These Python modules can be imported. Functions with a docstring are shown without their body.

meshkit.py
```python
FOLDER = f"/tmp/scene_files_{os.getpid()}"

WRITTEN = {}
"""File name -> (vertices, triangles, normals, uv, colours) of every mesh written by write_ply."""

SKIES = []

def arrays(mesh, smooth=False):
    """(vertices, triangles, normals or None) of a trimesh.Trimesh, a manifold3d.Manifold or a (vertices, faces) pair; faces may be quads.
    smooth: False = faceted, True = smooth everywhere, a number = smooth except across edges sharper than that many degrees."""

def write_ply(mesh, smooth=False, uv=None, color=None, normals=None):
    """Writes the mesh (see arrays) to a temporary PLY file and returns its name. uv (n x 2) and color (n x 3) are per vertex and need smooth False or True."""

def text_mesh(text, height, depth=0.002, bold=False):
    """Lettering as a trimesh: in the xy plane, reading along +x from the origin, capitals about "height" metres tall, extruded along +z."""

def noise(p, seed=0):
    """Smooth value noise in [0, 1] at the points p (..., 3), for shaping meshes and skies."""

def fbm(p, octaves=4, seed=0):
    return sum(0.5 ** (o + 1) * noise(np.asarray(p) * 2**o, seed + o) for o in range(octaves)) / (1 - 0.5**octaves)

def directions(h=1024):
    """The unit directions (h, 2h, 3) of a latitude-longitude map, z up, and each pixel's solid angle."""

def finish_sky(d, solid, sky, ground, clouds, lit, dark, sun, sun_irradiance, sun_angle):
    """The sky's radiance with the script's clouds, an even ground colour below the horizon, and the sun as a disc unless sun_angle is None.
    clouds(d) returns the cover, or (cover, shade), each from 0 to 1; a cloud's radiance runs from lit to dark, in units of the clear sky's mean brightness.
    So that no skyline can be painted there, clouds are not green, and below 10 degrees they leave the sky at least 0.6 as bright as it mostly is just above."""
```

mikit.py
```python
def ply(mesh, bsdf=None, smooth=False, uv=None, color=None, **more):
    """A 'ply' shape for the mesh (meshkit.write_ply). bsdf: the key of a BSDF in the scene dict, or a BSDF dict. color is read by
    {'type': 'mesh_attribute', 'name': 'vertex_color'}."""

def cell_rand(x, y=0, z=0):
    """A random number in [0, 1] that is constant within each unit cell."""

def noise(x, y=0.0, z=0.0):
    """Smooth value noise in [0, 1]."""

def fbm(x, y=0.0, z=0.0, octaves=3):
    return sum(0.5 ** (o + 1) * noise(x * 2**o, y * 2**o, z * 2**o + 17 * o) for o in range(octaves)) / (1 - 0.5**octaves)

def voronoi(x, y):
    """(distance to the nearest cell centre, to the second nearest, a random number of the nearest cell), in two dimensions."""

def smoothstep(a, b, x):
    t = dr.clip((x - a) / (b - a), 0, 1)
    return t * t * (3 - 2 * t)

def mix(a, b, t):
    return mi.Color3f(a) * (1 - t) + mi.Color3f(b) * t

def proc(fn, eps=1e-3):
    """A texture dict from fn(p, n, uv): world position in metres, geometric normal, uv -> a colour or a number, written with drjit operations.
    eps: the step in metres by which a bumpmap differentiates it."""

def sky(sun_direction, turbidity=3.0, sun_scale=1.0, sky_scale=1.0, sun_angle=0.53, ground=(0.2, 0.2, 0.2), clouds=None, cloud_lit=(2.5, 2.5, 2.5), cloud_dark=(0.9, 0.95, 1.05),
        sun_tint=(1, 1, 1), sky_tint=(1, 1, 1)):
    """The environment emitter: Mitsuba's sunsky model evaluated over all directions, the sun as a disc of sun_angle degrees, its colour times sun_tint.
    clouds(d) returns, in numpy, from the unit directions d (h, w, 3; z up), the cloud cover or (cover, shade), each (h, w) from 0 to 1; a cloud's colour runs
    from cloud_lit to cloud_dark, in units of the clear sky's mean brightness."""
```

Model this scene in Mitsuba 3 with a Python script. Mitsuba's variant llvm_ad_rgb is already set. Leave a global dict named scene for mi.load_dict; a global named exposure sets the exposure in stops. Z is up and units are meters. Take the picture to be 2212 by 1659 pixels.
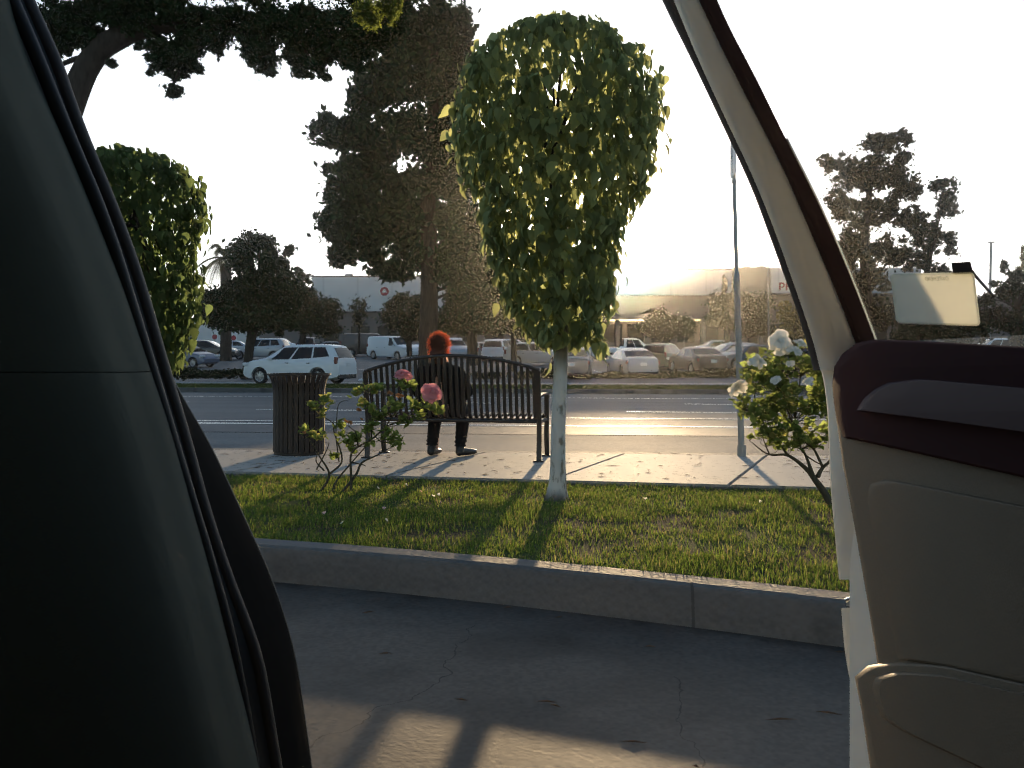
import math, random, zlib
import numpy as np, trimesh, shapely, manifold3d as m3
import mitsuba as mi, drjit as dr
import mikit, meshkit
from mikit import proc, noise, fbm, voronoi, smoothstep, mix, ply
from shapely.geometry import Polygon, LineString, box as sbox

T = mi.ScalarTransform4f
PI = math.pi
scene, labels = {}, {}

# ---------------------------------------------------------------- camera, sky, exposure
F, CU, HV, CZ = 1916.0, 1106.0, 770.0, 1.17          # focal length and horizon, in pixels of a 2212-wide picture; eye height
scene['camera'] = {
    'type': 'perspective', 'fov': 2 * math.degrees(math.atan(1106 / F)), 'fov_axis': 'x',
    'principal_point_offset_y': (829.5 - HV) / 1659.0,
    'near_clip': 0.02, 'far_clip': 6000.0,
    'to_world': T().look_at(origin=[0, 0, CZ], target=[0, 1, CZ], up=[0, 0, 1])}
SUN = np.array([0.128, 1.0, 0.130]); SUN = SUN / np.linalg.norm(SUN)

def bright_haze(d):
    """a thin bright veil of cloud that thickens towards the sun's half of the sky"""
    c = np.clip((d * SUN).sum(-1), -1, 1)
    n = meshkit.fbm(np.stack([d[..., 0] * 3, d[..., 1] * 3, d[..., 2] * 7], -1), 4, 5)
    cover = 0.12 + 0.62 * np.clip((c - 0.1) / 0.85, 0, 1) ** 1.3 + 0.12 * (n - 0.5)
    t = np.clip((d[..., 2] - 0.20) / 0.22, 0, 1)
    cover = cover * (1 - 0.72 * t * t * (3 - 2 * t))
    return np.clip(cover, 0, 0.85), np.clip(1.0 - np.clip(c, 0, 1) ** 4, 0, 1)

scene['sky'] = mikit.sky(SUN, turbidity=3, sun_scale=1.9, sky_scale=1.0, sun_angle=0.8, ground=(0.12, 0.12, 0.11),
                         clouds=bright_haze, cloud_lit=(8.5, 8.8, 9.2), cloud_dark=(0.95, 1.03, 1.14), sun_tint=(0.78, 1.03, 2.2), sky_tint=(0.86, 1.0, 1.2))
exposure = 3.0

# ---------------------------------------------------------------- helpers
def at(u, v, y):
    """the point that stands y metres ahead of the eye in the direction of picture point (u, v)"""
    return np.array([(u - CU) / F * y, y, CZ - (v - HV) / F * y])

def on(u, v, z):
    y = F * (CZ - z) / (v - HV)
    return at(u, v, y)

def lot_z(y):
    return 0.03 + 0.031 * max(0.0, min(y, 150.0) - 41.0)

def on_lot(u, v):
    lo, hi = 38.0, 140.0
    for _ in range(60):
        m = (lo + hi) / 2
        if HV + F * (CZ - lot_z(m)) / m > v: lo = m
        else: hi = m
    return at(u, v, (lo + hi) / 2)

USED = {}
def numbered(name):
    n = USED.get(name, 0); USED[name] = n + 1
    return name if n == 0 else f'{name}_{n:03d}'

def tag(key, label=None, cat=None, group=None, kind=None):
    d = labels.setdefault(key, {})
    for k, v in (('label', label), ('category', cat), ('group', group), ('kind', kind)):
        if v: d[k] = v
    return key

def thing(name, label, cat, group=None):
    return tag(numbered(name), label, cat, group)

def put(name, mesh, bsdf, parent=None, smooth=False, **more):
    key = numbered((parent + '__' if parent else '') + name)
    scene[key] = ply(mesh, bsdf, smooth=smooth, **more)
    return key

def share(name, shape, parent=None, to_world=None):
    key = numbered((parent + '__' if parent else '') + name)
    scene[key] = dict(shape) if to_world is None else {**shape, 'to_world': to_world}
    return key

class MB:
    """collects pieces of one mesh"""
    def __init__(s): s.v, s.f, s.c, s.n = [], [], [], 0
    def add(s, v, f, col=None):
        v, f = np.asarray(v, float), np.asarray(f, int)
        if f.shape[1] == 4: f = np.vstack([f[:, [0, 1, 2]], f[:, [0, 2, 3]]])
        s.v.append(v); s.f.append(f + s.n); s.n += len(v)
        if col is not None: s.c.append(np.broadcast_to(np.asarray(col, float), (len(v), 3)))
        return s
    def tm(s, mesh):
        return s.add(mesh.vertices, mesh.faces)
    def box(s, lo, hi, frame=None):
        lo, hi = np.asarray(lo, float), np.asarray(hi, float)
        v = np.array([[x, y, z] for x in (lo[0], hi[0]) for y in (lo[1], hi[1]) for z in (lo[2], hi[2])])
        f = [[0, 1, 3], [0, 3, 2], [4, 6, 7], [4, 7, 5], [0, 4, 5], [0, 5, 1], [2, 3, 7], [2, 7, 6], [0, 2, 6], [0, 6, 4], [1, 5, 7], [1, 7, 3]]
        if frame is not None: v = np.array([frame(*p) for p in v])
        return s.add(v, f)
    def tube(s, pts, rad, sides=8, cap=True):
        return s.add(*tube(pts, rad, sides, cap))
    @property
    def mesh(s): return (np.vstack(s.v), np.vstack(s.f))
    @property
    def col(s): return np.vstack(s.c) if s.c else None

def tube(pts, rad, sides=8, cap=True):
    p = np.asarray(pts, float); n = len(p)
    r = np.broadcast_to(np.asarray(rad, float), (n,))
    t = np.gradient(p, axis=0); t /= np.linalg.norm(t, axis=1, keepdims=True) + 1e-12
    ref = np.array([0.31, 0.17, 0.93]) if abs(t[0] @ [0.31, 0.17, 0.93]) < 0.9 else np.array([1.0, 0.1, 0])
    a = np.cross(t[0], ref); a /= np.linalg.norm(a)
    A = []
    for i in range(n):
        a = a - t[i] * (a @ t[i]); a /= np.linalg.norm(a) + 1e-12; A.append(a)
    A = np.array(A); B = np.cross(t, A)
    an = np.arange(sides) * 2 * PI / sides
    v = (p[:, None] + r[:, None, None] * (np.cos(an)[None, :, None] * A[:, None] + np.sin(an)[None, :, None] * B[:, None])).reshape(-1, 3)
    i, j = np.meshgrid(np.arange(n - 1), np.arange(sides), indexing='ij'); j2 = (j + 1) % sides
    q = np.stack([i * sides + j, i * sides + j2, (i + 1) * sides + j2, (i + 1) * sides + j], -1).reshape(-1, 4)
    f = np.vstack([q[:, [0, 1, 2]], q[:, [0, 2, 3]]])
    if cap:
        m = len(v); v = np.vstack([v, p[0], p[-1]])
        k = np.arange(sides); k2 = (k + 1) % sides
        f = np.vstack([f, np.stack([k * 0 + m, k2, k], 1), np.stack([k * 0 + m + 1, (n - 1) * sides + k, (n - 1) * sides + k2], 1)])
    return v, f

def smooth_path(pts, n=24):
    """Catmull-Rom through the points (any number of columns)"""
    p = np.asarray(pts, float)
    if len(p) < 3:
        t = np.linspace(0, 1, n)[:, None]; return p[0] * (1 - t) + p[-1] * t
    q = np.vstack([2 * p[0] - p[1], p, 2 * p[-1] - p[-2]])
    out = []
    for s in np.linspace(0, len(p) - 1 - 1e-9, n):
        i = int(s); t = s - i
        a, b, c, d = q[i], q[i + 1], q[i + 2], q[i + 3]
        out.append(0.5 * (2 * b + (c - a) * t + (2 * a - 5 * b + 4 * c - d) * t * t + (3 * b - a - 3 * c + d) * t ** 3))
    return np.array(out)

def loft(rings, closed=True, cap=True):
    """rings (n, m, 3) -> quads; each ring closed on itself when closed"""
    r = np.asarray(rings, float); n, m = r.shape[:2]
    v = r.reshape(-1, 3)
    i, j = np.meshgrid(np.arange(n - 1), np.arange(m if closed else m - 1), indexing='ij'); j2 = (j + 1) % m
    q = np.stack([i * m + j, i * m + j2, (i + 1) * m + j2, (i + 1) * m + j], -1).reshape(-1, 4)
    f = np.vstack([q[:, [0, 1, 2]], q[:, [0, 2, 3]]])
    if closed and cap:
        for base, c, flip in ((0, r[0].mean(0), 1), ((n - 1) * m, r[-1].mean(0), 0)):
            k = np.arange(m); k2 = (k + 1) % m; o = len(v)
            v = np.vstack([v, c])
            f = np.vstack([f, np.stack([k * 0 + o, base + (k2 if flip else k), base + (k if flip else k2)], 1)])
    return v, f

def extrude(poly, z0, z1):
    m = trimesh.creation.extrude_polygon(poly, z1 - z0, engine='earcut'); m.apply_translation([0, 0, z0]); return m

def sheet(poly, zf, step=None):
    """a flat sheet over the polygon at height zf(x, y)"""
    v, f = trimesh.creation.triangulate_polygon(poly, engine='earcut')
    return np.column_stack([v, [zf(*p) for p in v]]), f

def rounded(mesh, r):
    return mesh

def bevel_box(lo, hi, b):
    """box with chamfered edges (hull of shrunk boxes)"""
    lo, hi = np.asarray(lo, float), np.asarray(hi, float); pts = []
    for ax in range(3):
        l, h = lo + b, hi - b
        l[ax], h[ax] = lo[ax], hi[ax]
        pts += [[x, y, z] for x in (l[0], h[0]) for y in (l[1], h[1]) for z in (l[2], h[2])]
    return trimesh.convex.convex_hull(np.array(pts))

def rng_of(name):
    return np.random.default_rng(zlib.crc32(name.encode()))

# ---------------------------------------------------------------- materials
def rgb(r, g, b): return {'type': 'rgb', 'value': [r, g, b]}
def princ(col, rough=0.6, **k): return {'type': 'twosided', 'bsdf': {'type': 'principled', 'base_color': col if isinstance(col, dict) else rgb(*col), 'roughness': rough, **k}}
def leafy(col, trans=0.9, rough=0.42):
    return {'type': 'principledthin', 'base_color': col if isinstance(col, dict) else rgb(*col), 'roughness': rough, 'diff_trans': trans, 'eta': 1.45}
VC = {'type': 'mesh_attribute', 'name': 'vertex_color'}

def bumped(b, fn, scale, eps=2e-3):
    inner = b['bsdf'] if b['type'] == 'twosided' else b
    return {'type': 'twosided', 'bsdf': {'type': 'bumpmap', 'arbitrary': proc(fn, eps), 'scale': scale, 'nested': inner}}

def t_road(p, n, uv):
    g = fbm(p.x * 60, p.y * 60, p.z, 3); big = fbm(p.x * 0.9, p.y * 0.9 + 7, 0, 4)
    crack = mi.Float(0)
    for (ax, ay, bx, by) in ((-0.68, 2.72, -0.28, 3.35), (-0.28, 3.35, -0.17, 4.05), (0.55, 2.6, 0.62, 3.4)):
        ux, uy = bx - ax, by - ay; L2 = ux * ux + uy * uy
        wx = p.x + 0.09 * (noise(p.x * 9, p.y * 9, 3) - 0.5) + 0.03 * (noise(p.x * 34, p.y * 34, 8) - 0.5); wy = p.y + 0.05 * (noise(p.x * 13, p.y * 13, 5) - 0.5)
        t = dr.clip(((wx - ax) * ux + (wy - ay) * uy) / L2, 0, 1)
        d = dr.sqrt(dr.square(wx - ax - t * ux) + dr.square(wy - ay - t * uy))
        crack = dr.maximum(crack, 1 - smoothstep(0.001, 0.0045, d))
    stain = smoothstep(0.5, 0.75, fbm(p.x * 1.7 + 3, p.y * 2.3, 2, 4))
    v = 0.080 * (0.66 + 0.5 * g) * (0.70 + 0.6 * big) * (1 - 0.25 * stain) * (1 - 0.6 * crack)
    grit = smoothstep(-0.16, -0.02, p.y - (4.38 - 0.40 * p.x - 0.035 * p.x * p.x)) * smoothstep(0.35, 0.65, fbm(p.x * 6, p.y * 6, 11, 3))
    oil = smoothstep(0.58, 0.78, fbm(p.x * 1.1 + 9, p.y * 1.6, 7, 4))
    v = v * (1 - 0.45 * grit) * (1 - 0.30 * oil)
    return mi.Color3f(v * 1.14, v * 1.0, v * 0.86)
def t_asphalt(p, n, uv):
    g = fbm(p.x * 40, p.y * 40, 0, 3); big = fbm(p.x * 0.25, p.y * 0.9, 3, 4)
    tyre = 0.5 + 0.5 * dr.sin((p.y + 0.1 * p.x) * 3.4)
    v = 0.105 * (0.75 + 0.4 * g) * (0.75 + 0.5 * big) * (0.93 + 0.1 * tyre)
    return mi.Color3f(v, v, v * 1.02)
def t_concrete(p, n, uv):
    g = fbm(p.x * 45, p.y * 45, p.z * 45, 3); big = fbm(p.x * 1.3, p.y * 1.3, p.z * 3 + 9, 4)
    spot = smoothstep(0.80, 0.86, noise(p.x * 22, p.y * 26, 5))
    v = 0.32 * (0.90 + 0.14 * g) * (0.84 + 0.28 * big) * (1 - 0.35 * spot)
    return mi.Color3f(v, v * 0.965, v * 0.90)
def t_pad(p, n, uv):
    g = fbm(p.x * 35, p.y * 35, 0, 3); big = fbm(p.x * 0.5, p.y * 1.3, 9, 4)
    v = 0.17 * (0.75 + 0.4 * g) * (0.72 + 0.5 * big)
    return mi.Color3f(v, v * 0.98, v * 0.95)
def t_curb(p, n, uv):
    g = fbm(p.x * 50, p.y * 50, p.z * 50, 3); big = fbm(p.x * 1.1, p.y * 1.1, p.z * 6, 4)
    streak = smoothstep(0.55, 0.8, fbm(p.x * 4, p.y * 4, p.z * 2.0, 3))
    joint = 1 - smoothstep(0.004, 0.009, dr.abs(p.x / 3.05 + 0.23 - dr.floor(p.x / 3.05 + 0.23) - 0.5) * 3.05)
    v = 0.125 * (0.7 + 0.45 * g) * (0.65 + 0.6 * big) * (1 - 0.45 * joint) * (1 - 0.4 * streak * smoothstep(0.13, 0.05, p.z))
    return mi.Color3f(v, v * 0.98, v * 0.95)
def t_soil(p, n, uv):
    g = fbm(p.x * 30, p.y * 30, 0, 4); big = fbm(p.x * 2.2, p.y * 2.2, 1, 3)
    return mix((0.055, 0.042, 0.026), (0.05, 0.065, 0.02), smoothstep(0.35, 0.6, big)) * (0.5 + g)
def t_verge(p, n, uv):
    g = fbm(p.x * 9, p.y * 5, 0, 4); big = fbm(p.x * 0.5, p.y * 0.8, 1, 3)
    return mix((0.075, 0.085, 0.028), (0.05, 0.08, 0.02), big) * (0.5 + g)
def t_bark(p, n, uv):
    g = fbm(p.x * 22, p.y * 22, p.z * 5, 4)
    v = 0.022 + 0.05 * g
    return mi.Color3f(v, v * 0.86, v * 0.7)
def t_paintbark(p, n, uv):
    g = fbm(p.x * 30, p.y * 30, p.z * 9, 4); ring = noise(p.x * 8, p.y * 8, p.z * 26)
    wear = smoothstep(0.62, 0.8, g + 0.15 * ring)
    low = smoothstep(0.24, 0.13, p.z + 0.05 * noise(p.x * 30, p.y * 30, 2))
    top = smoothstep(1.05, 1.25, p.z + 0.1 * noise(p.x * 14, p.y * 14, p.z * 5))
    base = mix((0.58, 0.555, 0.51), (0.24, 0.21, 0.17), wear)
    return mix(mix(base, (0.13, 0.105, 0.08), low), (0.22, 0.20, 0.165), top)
def t_wall(p, n, uv):
    big = fbm(p.x * 0.25, p.y * 0.25, p.z * 0.5, 3)
    seam = 1 - smoothstep(0.0, 0.05, dr.abs(p.x / 4.0 - dr.floor(p.x / 4.0) - 0.5))
    v = (0.55 + 0.12 * big) * (1 - 0.12 * seam)
    return mi.Color3f(v, v, v * 1.0)
def t_trim(p, n, uv):
    g = noise(p.x * 900, p.y * 900, p.z * 900); b = fbm(p.x * 6, p.y * 6, p.z * 6, 2)
    v = 0.088 * (0.85 + 0.3 * b)
    return mi.Color3f(v * 0.86, v, v * 0.88) * (0.93 + 0.14 * g)
def t_beige(p, n, uv):
    g = noise(p.x * 700, p.y * 700, p.z * 700); b = fbm(p.x * 7, p.y * 7, p.z * 7, 3)
    v = 0.16 * (0.85 + 0.3 * b)
    return mi.Color3f(v, v * 0.78, v * 0.54) * (0.9 + 0.2 * g)
def t_grain(p, n, uv):
    return noise(p.x * 650, p.y * 650, p.z * 650) + 0.6 * noise(p.x * 260, p.y * 260, p.z * 260)
def t_rough(p, n, uv):
    return fbm(p.x * 70, p.y * 70, p.z * 70, 3)
def t_barkbump(p, n, uv):
    return fbm(p.x * 28, p.y * 28, p.z * 9, 4)

M = scene
M['mat_road'] = bumped(princ(proc(t_road), 0.72, specular=0.35), t_rough, 0.0012)
M['mat_asphalt'] = bumped(princ(proc(t_asphalt), 0.68, specular=0.33), t_rough, 0.002, 4e-3)
M['mat_pad'] = princ(proc(t_pad), 0.8, specular=0.2)
M['mat_concrete'] = bumped(princ(proc(t_concrete), 0.75, specular=0.3), t_rough, 0.0004)
M['mat_curb'] = bumped(princ(proc(t_curb), 0.75), t_rough, 0.004)
M['mat_soil'] = princ(proc(t_soil), 0.95, specular=0.1)
M['mat_verge'] = princ(proc(t_verge), 0.95, specular=0.1)
M['mat_ground'] = princ((0.10, 0.10, 0.095), 0.9)
M['mat_marking'] = princ((0.62, 0.62, 0.58), 0.34, specular=0.5)
M['mat_bark'] = bumped(princ(proc(t_bark), 0.9, specular=0.1), t_barkbump, 0.03)
M['mat_paintbark'] = bumped(princ(proc(t_paintbark), 0.8, specular=0.2), t_barkbump, 0.012)
M['mat_wall'] = princ(proc(t_wall), 0.8)
M['mat_wall_dark'] = princ((0.16, 0.14, 0.13), 0.8)
M['mat_trim'] = bumped(princ(proc(t_trim), 0.85, specular=0.12), t_grain, 0.0002, 4e-4)
M['mat_beige'] = bumped(princ(proc(t_beige), 0.6), t_grain, 0.0007, 4e-4)
M['mat_pad_maroon'] = bumped(princ((0.046, 0.020, 0.022), 0.9, specular=0.12), t_grain, 0.0006, 4e-4)
M['mat_ledge'] = princ((0.060, 0.036, 0.044), 0.6, specular=0.25)
M['mat_seal_brown'] = princ((0.034, 0.019, 0.018), 0.8, specular=0.15)
M['mat_rubber'] = princ((0.018, 0.018, 0.019), 0.55)
M['mat_rubber_soft'] = princ((0.045, 0.040, 0.040), 0.6)
M['mat_seal_edge'] = princ((0.12, 0.115, 0.10), 0.5)
M['mat_seat'] = princ((0.013, 0.011, 0.010), 0.95, specular=0.1)
M['mat_cream'] = princ((0.70, 0.69, 0.62), 0.35, clearcoat=0.6, clearcoat_gloss=0.8)
M['mat_metal_dark'] = princ((0.016, 0.012, 0.0115), 0.42, specular=0.6)
M['mat_can'] = princ((0.019, 0.013, 0.012), 0.5, specular=0.5)
M['mat_black'] = princ((0.009, 0.009, 0.009), 0.95, specular=0.08)
M['mat_coat'] = princ((0.006, 0.006, 0.007), 0.9, sheen=0.1, specular=0.2)
M['mat_trousers'] = princ((0.011, 0.011, 0.013), 0.85, sheen=0.1, specular=0.2)
M['mat_shoe'] = princ((0.016, 0.016, 0.017), 0.4)
M['mat_skin'] = princ((0.52, 0.31, 0.22), 0.55)
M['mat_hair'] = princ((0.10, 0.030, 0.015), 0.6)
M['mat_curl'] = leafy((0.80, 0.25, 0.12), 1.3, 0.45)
M['mat_steel'] = princ((0.30, 0.31, 0.31), 0.45, metallic=0.6)
M['mat_white'] = princ((0.70, 0.71, 0.72), 0.5)
M['mat_red'] = princ((0.33, 0.03, 0.04), 0.5)
M['mat_chrome'] = princ((0.72, 0.72, 0.70), 0.18, metallic=1.0)
M['mat_window'] = {'type': 'thindielectric', 'int_ior': 1.5}
M['mat_carglass'] = princ((0.012, 0.014, 0.016), 0.06, specular=0.22)
M['mat_tyre'] = princ((0.018, 0.018, 0.018), 0.85)
M['mat_rim'] = princ((0.50, 0.50, 0.52), 0.3, metallic=0.7)
M['mat_plastic'] = princ((0.030, 0.030, 0.032), 0.6)
M['mat_headlight'] = princ((0.65, 0.67, 0.70), 0.12, clearcoat=1.0)
M['mat_taillight'] = princ((0.13, 0.012, 0.012), 0.2, clearcoat=1.0)
def paint(name, c, rough=0.32, metallic=0.0):
    M[name] = princ(c, rough, metallic=metallic, clearcoat=1.0, clearcoat_gloss=0.93); return name
paint('paint_white', (0.72, 0.74, 0.76)); paint('paint_silver', (0.42, 0.44, 0.47), 0.35, 0.35)
paint('paint_blue', (0.10, 0.13, 0.20), 0.35, 0.3); paint('paint_black', (0.016, 0.017, 0.020))
paint('paint_grey', (0.16, 0.17, 0.18), 0.35, 0.3); paint('paint_brown', (0.05, 0.030, 0.026)); paint('paint_green', (0.022, 0.040, 0.032))
paint('paint_red', (0.16, 0.02, 0.02))
M['mat_leaf'] = leafy((0.260, 0.300, 0.140), 1.5, 0.40)
M['mat_leaf_dark'] = leafy((0.200, 0.245, 0.115), 1.45, 0.40)
M['mat_leaf_pale'] = leafy((0.330, 0.360, 0.160), 1.55, 0.40)
M['mat_rose_leaf'] = leafy((0.25, 0.31, 0.085), 1.25, 0.45)
M['mat_rose_leaf_dark'] = leafy((0.16, 0.22, 0.065), 1.2, 0.45)
M['mat_rose_leaf_warm'] = leafy((0.34, 0.33, 0.10), 1.25, 0.45)
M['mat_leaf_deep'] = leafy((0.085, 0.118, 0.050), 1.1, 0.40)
M['mat_leaf_mixed'] = leafy(VC, 1.5, 0.45)
M['mat_leaf_far'] = {'type': 'twosided', 'bsdf': {'type': 'diffuse', 'reflectance': VC}}
M['mat_grass'] = leafy(VC, 0.95, 0.5)
M['mat_petal_pink'] = leafy((0.74, 0.33, 0.36), 0.9, 0.6)
M['mat_petal_white'] = leafy((0.82, 0.80, 0.74), 0.85, 0.6)
M['mat_petal_pale'] = leafy((0.75, 0.52, 0.48), 0.85, 0.6)
M['mat_petal_dry'] = leafy((0.45, 0.22, 0.10), 0.8, 0.7)
M['mat_seam'] = princ((0.025, 0.025, 0.025), 0.9)
M['mat_litter'] = princ((0.10, 0.06, 0.035), 0.9)
M['mat_stem'] = princ((0.060, 0.050, 0.032), 0.8)
M['mat_card'] = leafy((0.95, 0.96, 0.90), 1.15, 0.3)
M['mat_ink'] = princ((0.16, 0.17, 0.12), 0.8)
# ---------------------------------------------------------------- the setting: ground, roads, kerbs, pavement, lawn
ZR, ZL, ZS = -0.06, 0.125, 0.15            # access road, lawn, pavement
def kerb_y(x):
    c = max(-3.2, min(3.2, x)); y = 4.38 - 0.40 * c - 0.035 * c * c
    return y + (x - c) * (-0.40 - 0.07 * c)
def lawn_edge_y(x): return 7.38 - 0.193 * x
def street_y(x): return 9.59 - 0.095 * x
def line_y(y0, x): return y0 - 0.095 * x

gx = np.array([-900.0, -60, 0, 60, 900]); gy = [-900.0, 20, 38.5, 80, 150, 2500]
gv = np.array([[x, y, -0.30 + 0.029 * max(0, min(y, 150) - 38.5)] for y in gy for x in gx])
gf = [[j * 5 + i, j * 5 + i + 1, (j + 1) * 5 + i + 1, (j + 1) * 5 + i] for j in range(5) for i in range(4)]
tag(put('ground', (gv, np.array(gf)), 'mat_ground'), 'flat dark ground spreading out to the horizon', 'ground', kind='structure')

xs = np.linspace(-14, 14, 57)
# access road the car stands on
rp = Polygon([(-14, -14), (14, -14)] + [(x, kerb_y(x)) for x in xs[::-1]])
tag(put('access_road', sheet(rp, lambda x, y: ZR), 'mat_road'), 'grey worn access road below the kerb, cracked and mostly in shade', 'road', kind='structure')

# near kerb: chamfered profile swept along the curve
KW = 0.17
ring = []
for x in xs:
    y = kerb_y(x); d = np.array([1.0, -0.40 - 0.07 * max(-3.2, min(3.2, x)), 0]); d /= np.linalg.norm(d); nrm = np.array([-d[1], d[0], 0])
    prof = [(0.0, -0.25), (0.0, ZR - 0.0), (0.018, ZL - 0.030), (0.028, ZL - 0.006), (0.045, ZL + 0.006), (KW, ZL + 0.008), (KW, -0.25)]
    ring.append([np.array([x, y, 0]) + nrm * a + np.array([0, 0, b]) for a, b in prof])
tag(put('kerb', loft(ring), 'mat_curb', smooth=25), 'long grey concrete kerb curving along the near side of the lawn', 'kerb', kind='structure')

# lawn soil
lp = Polygon([(x, kerb_y(x) + KW * 1.02) for x in xs] + [(x, lawn_edge_y(x)) for x in xs[::-1]])
step = np.linspace(0, 1, 40); lv = []
for x in np.linspace(-9, 9, 120):
    a, b = kerb_y(x) + 0.16, lawn_edge_y(x) + 0.02
    for t in step:
        y = a + (b - a) * t
        lv.append([x, y, ZL - 0.012 + 0.022 * (meshkit.fbm(np.array([x * 2.0, y * 2.0, 0.3]), 3) - 0.5)])
lf = [[i * 40 + j, (i + 1) * 40 + j, (i + 1) * 40 + j + 1, i * 40 + j + 1] for i in range(119) for j in range(39)]
tag(put('lawn', (np.array(lv), np.array(lf)), 'mat_soil', smooth=True), 'strip of lawn soil between the kerb and the pavement', 'lawn', kind='structure')

def blades(name, spots, hmin, hmax, width, zf, cols, lean=0.5, seg=2, hscale=1.0):
    """grass blades as bent strips, vectorised; spots (n, 2)"""
    r = rng_of(name); n = len(spots)
    h = r.uniform(hmin, hmax, n) * hscale; az = r.uniform(0, 2 * PI, n); ln = r.uniform(0.1, lean, n) * h; w = width * r.uniform(0.7, 1.3, n)
    base = np.column_stack([spots, zf(spots)])
    d = np.column_stack([np.cos(az), np.sin(az), np.zeros(n)]); s = np.column_stack([-np.sin(az), np.cos(az), np.zeros(n)])
    up = np.array([0, 0, 1.0])
    V = []
    for k in range(seg + 1):
        t = k / seg; c = base + d * (ln * t * t)[:, None] + up * (h * (t - 0.18 * t * t))[:, None]
        ww = (w * (1 - t) ** 0.6 / 2)[:, None]
        V += [c - s * ww, c + s * ww] if k < seg else [c]
    m = len(V); v = np.stack(V, 1).reshape(-1, 3)
    o = (np.arange(n) * m)[:, None]
    f = []
    for k in range(seg - 1):
        a = 2 * k; f += [o + [a, a + 1, a + 3], o + [a, a + 3, a + 2]]
    a = 2 * (seg - 1); f += [o + [a, a + 1, a + 2]]
    c = np.asarray(cols)[r.integers(0, len(cols), n)] * r.uniform(0.7, 1.25, (n, 1))
    return v, np.vstack(f), np.repeat(c, m, 0)

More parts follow.
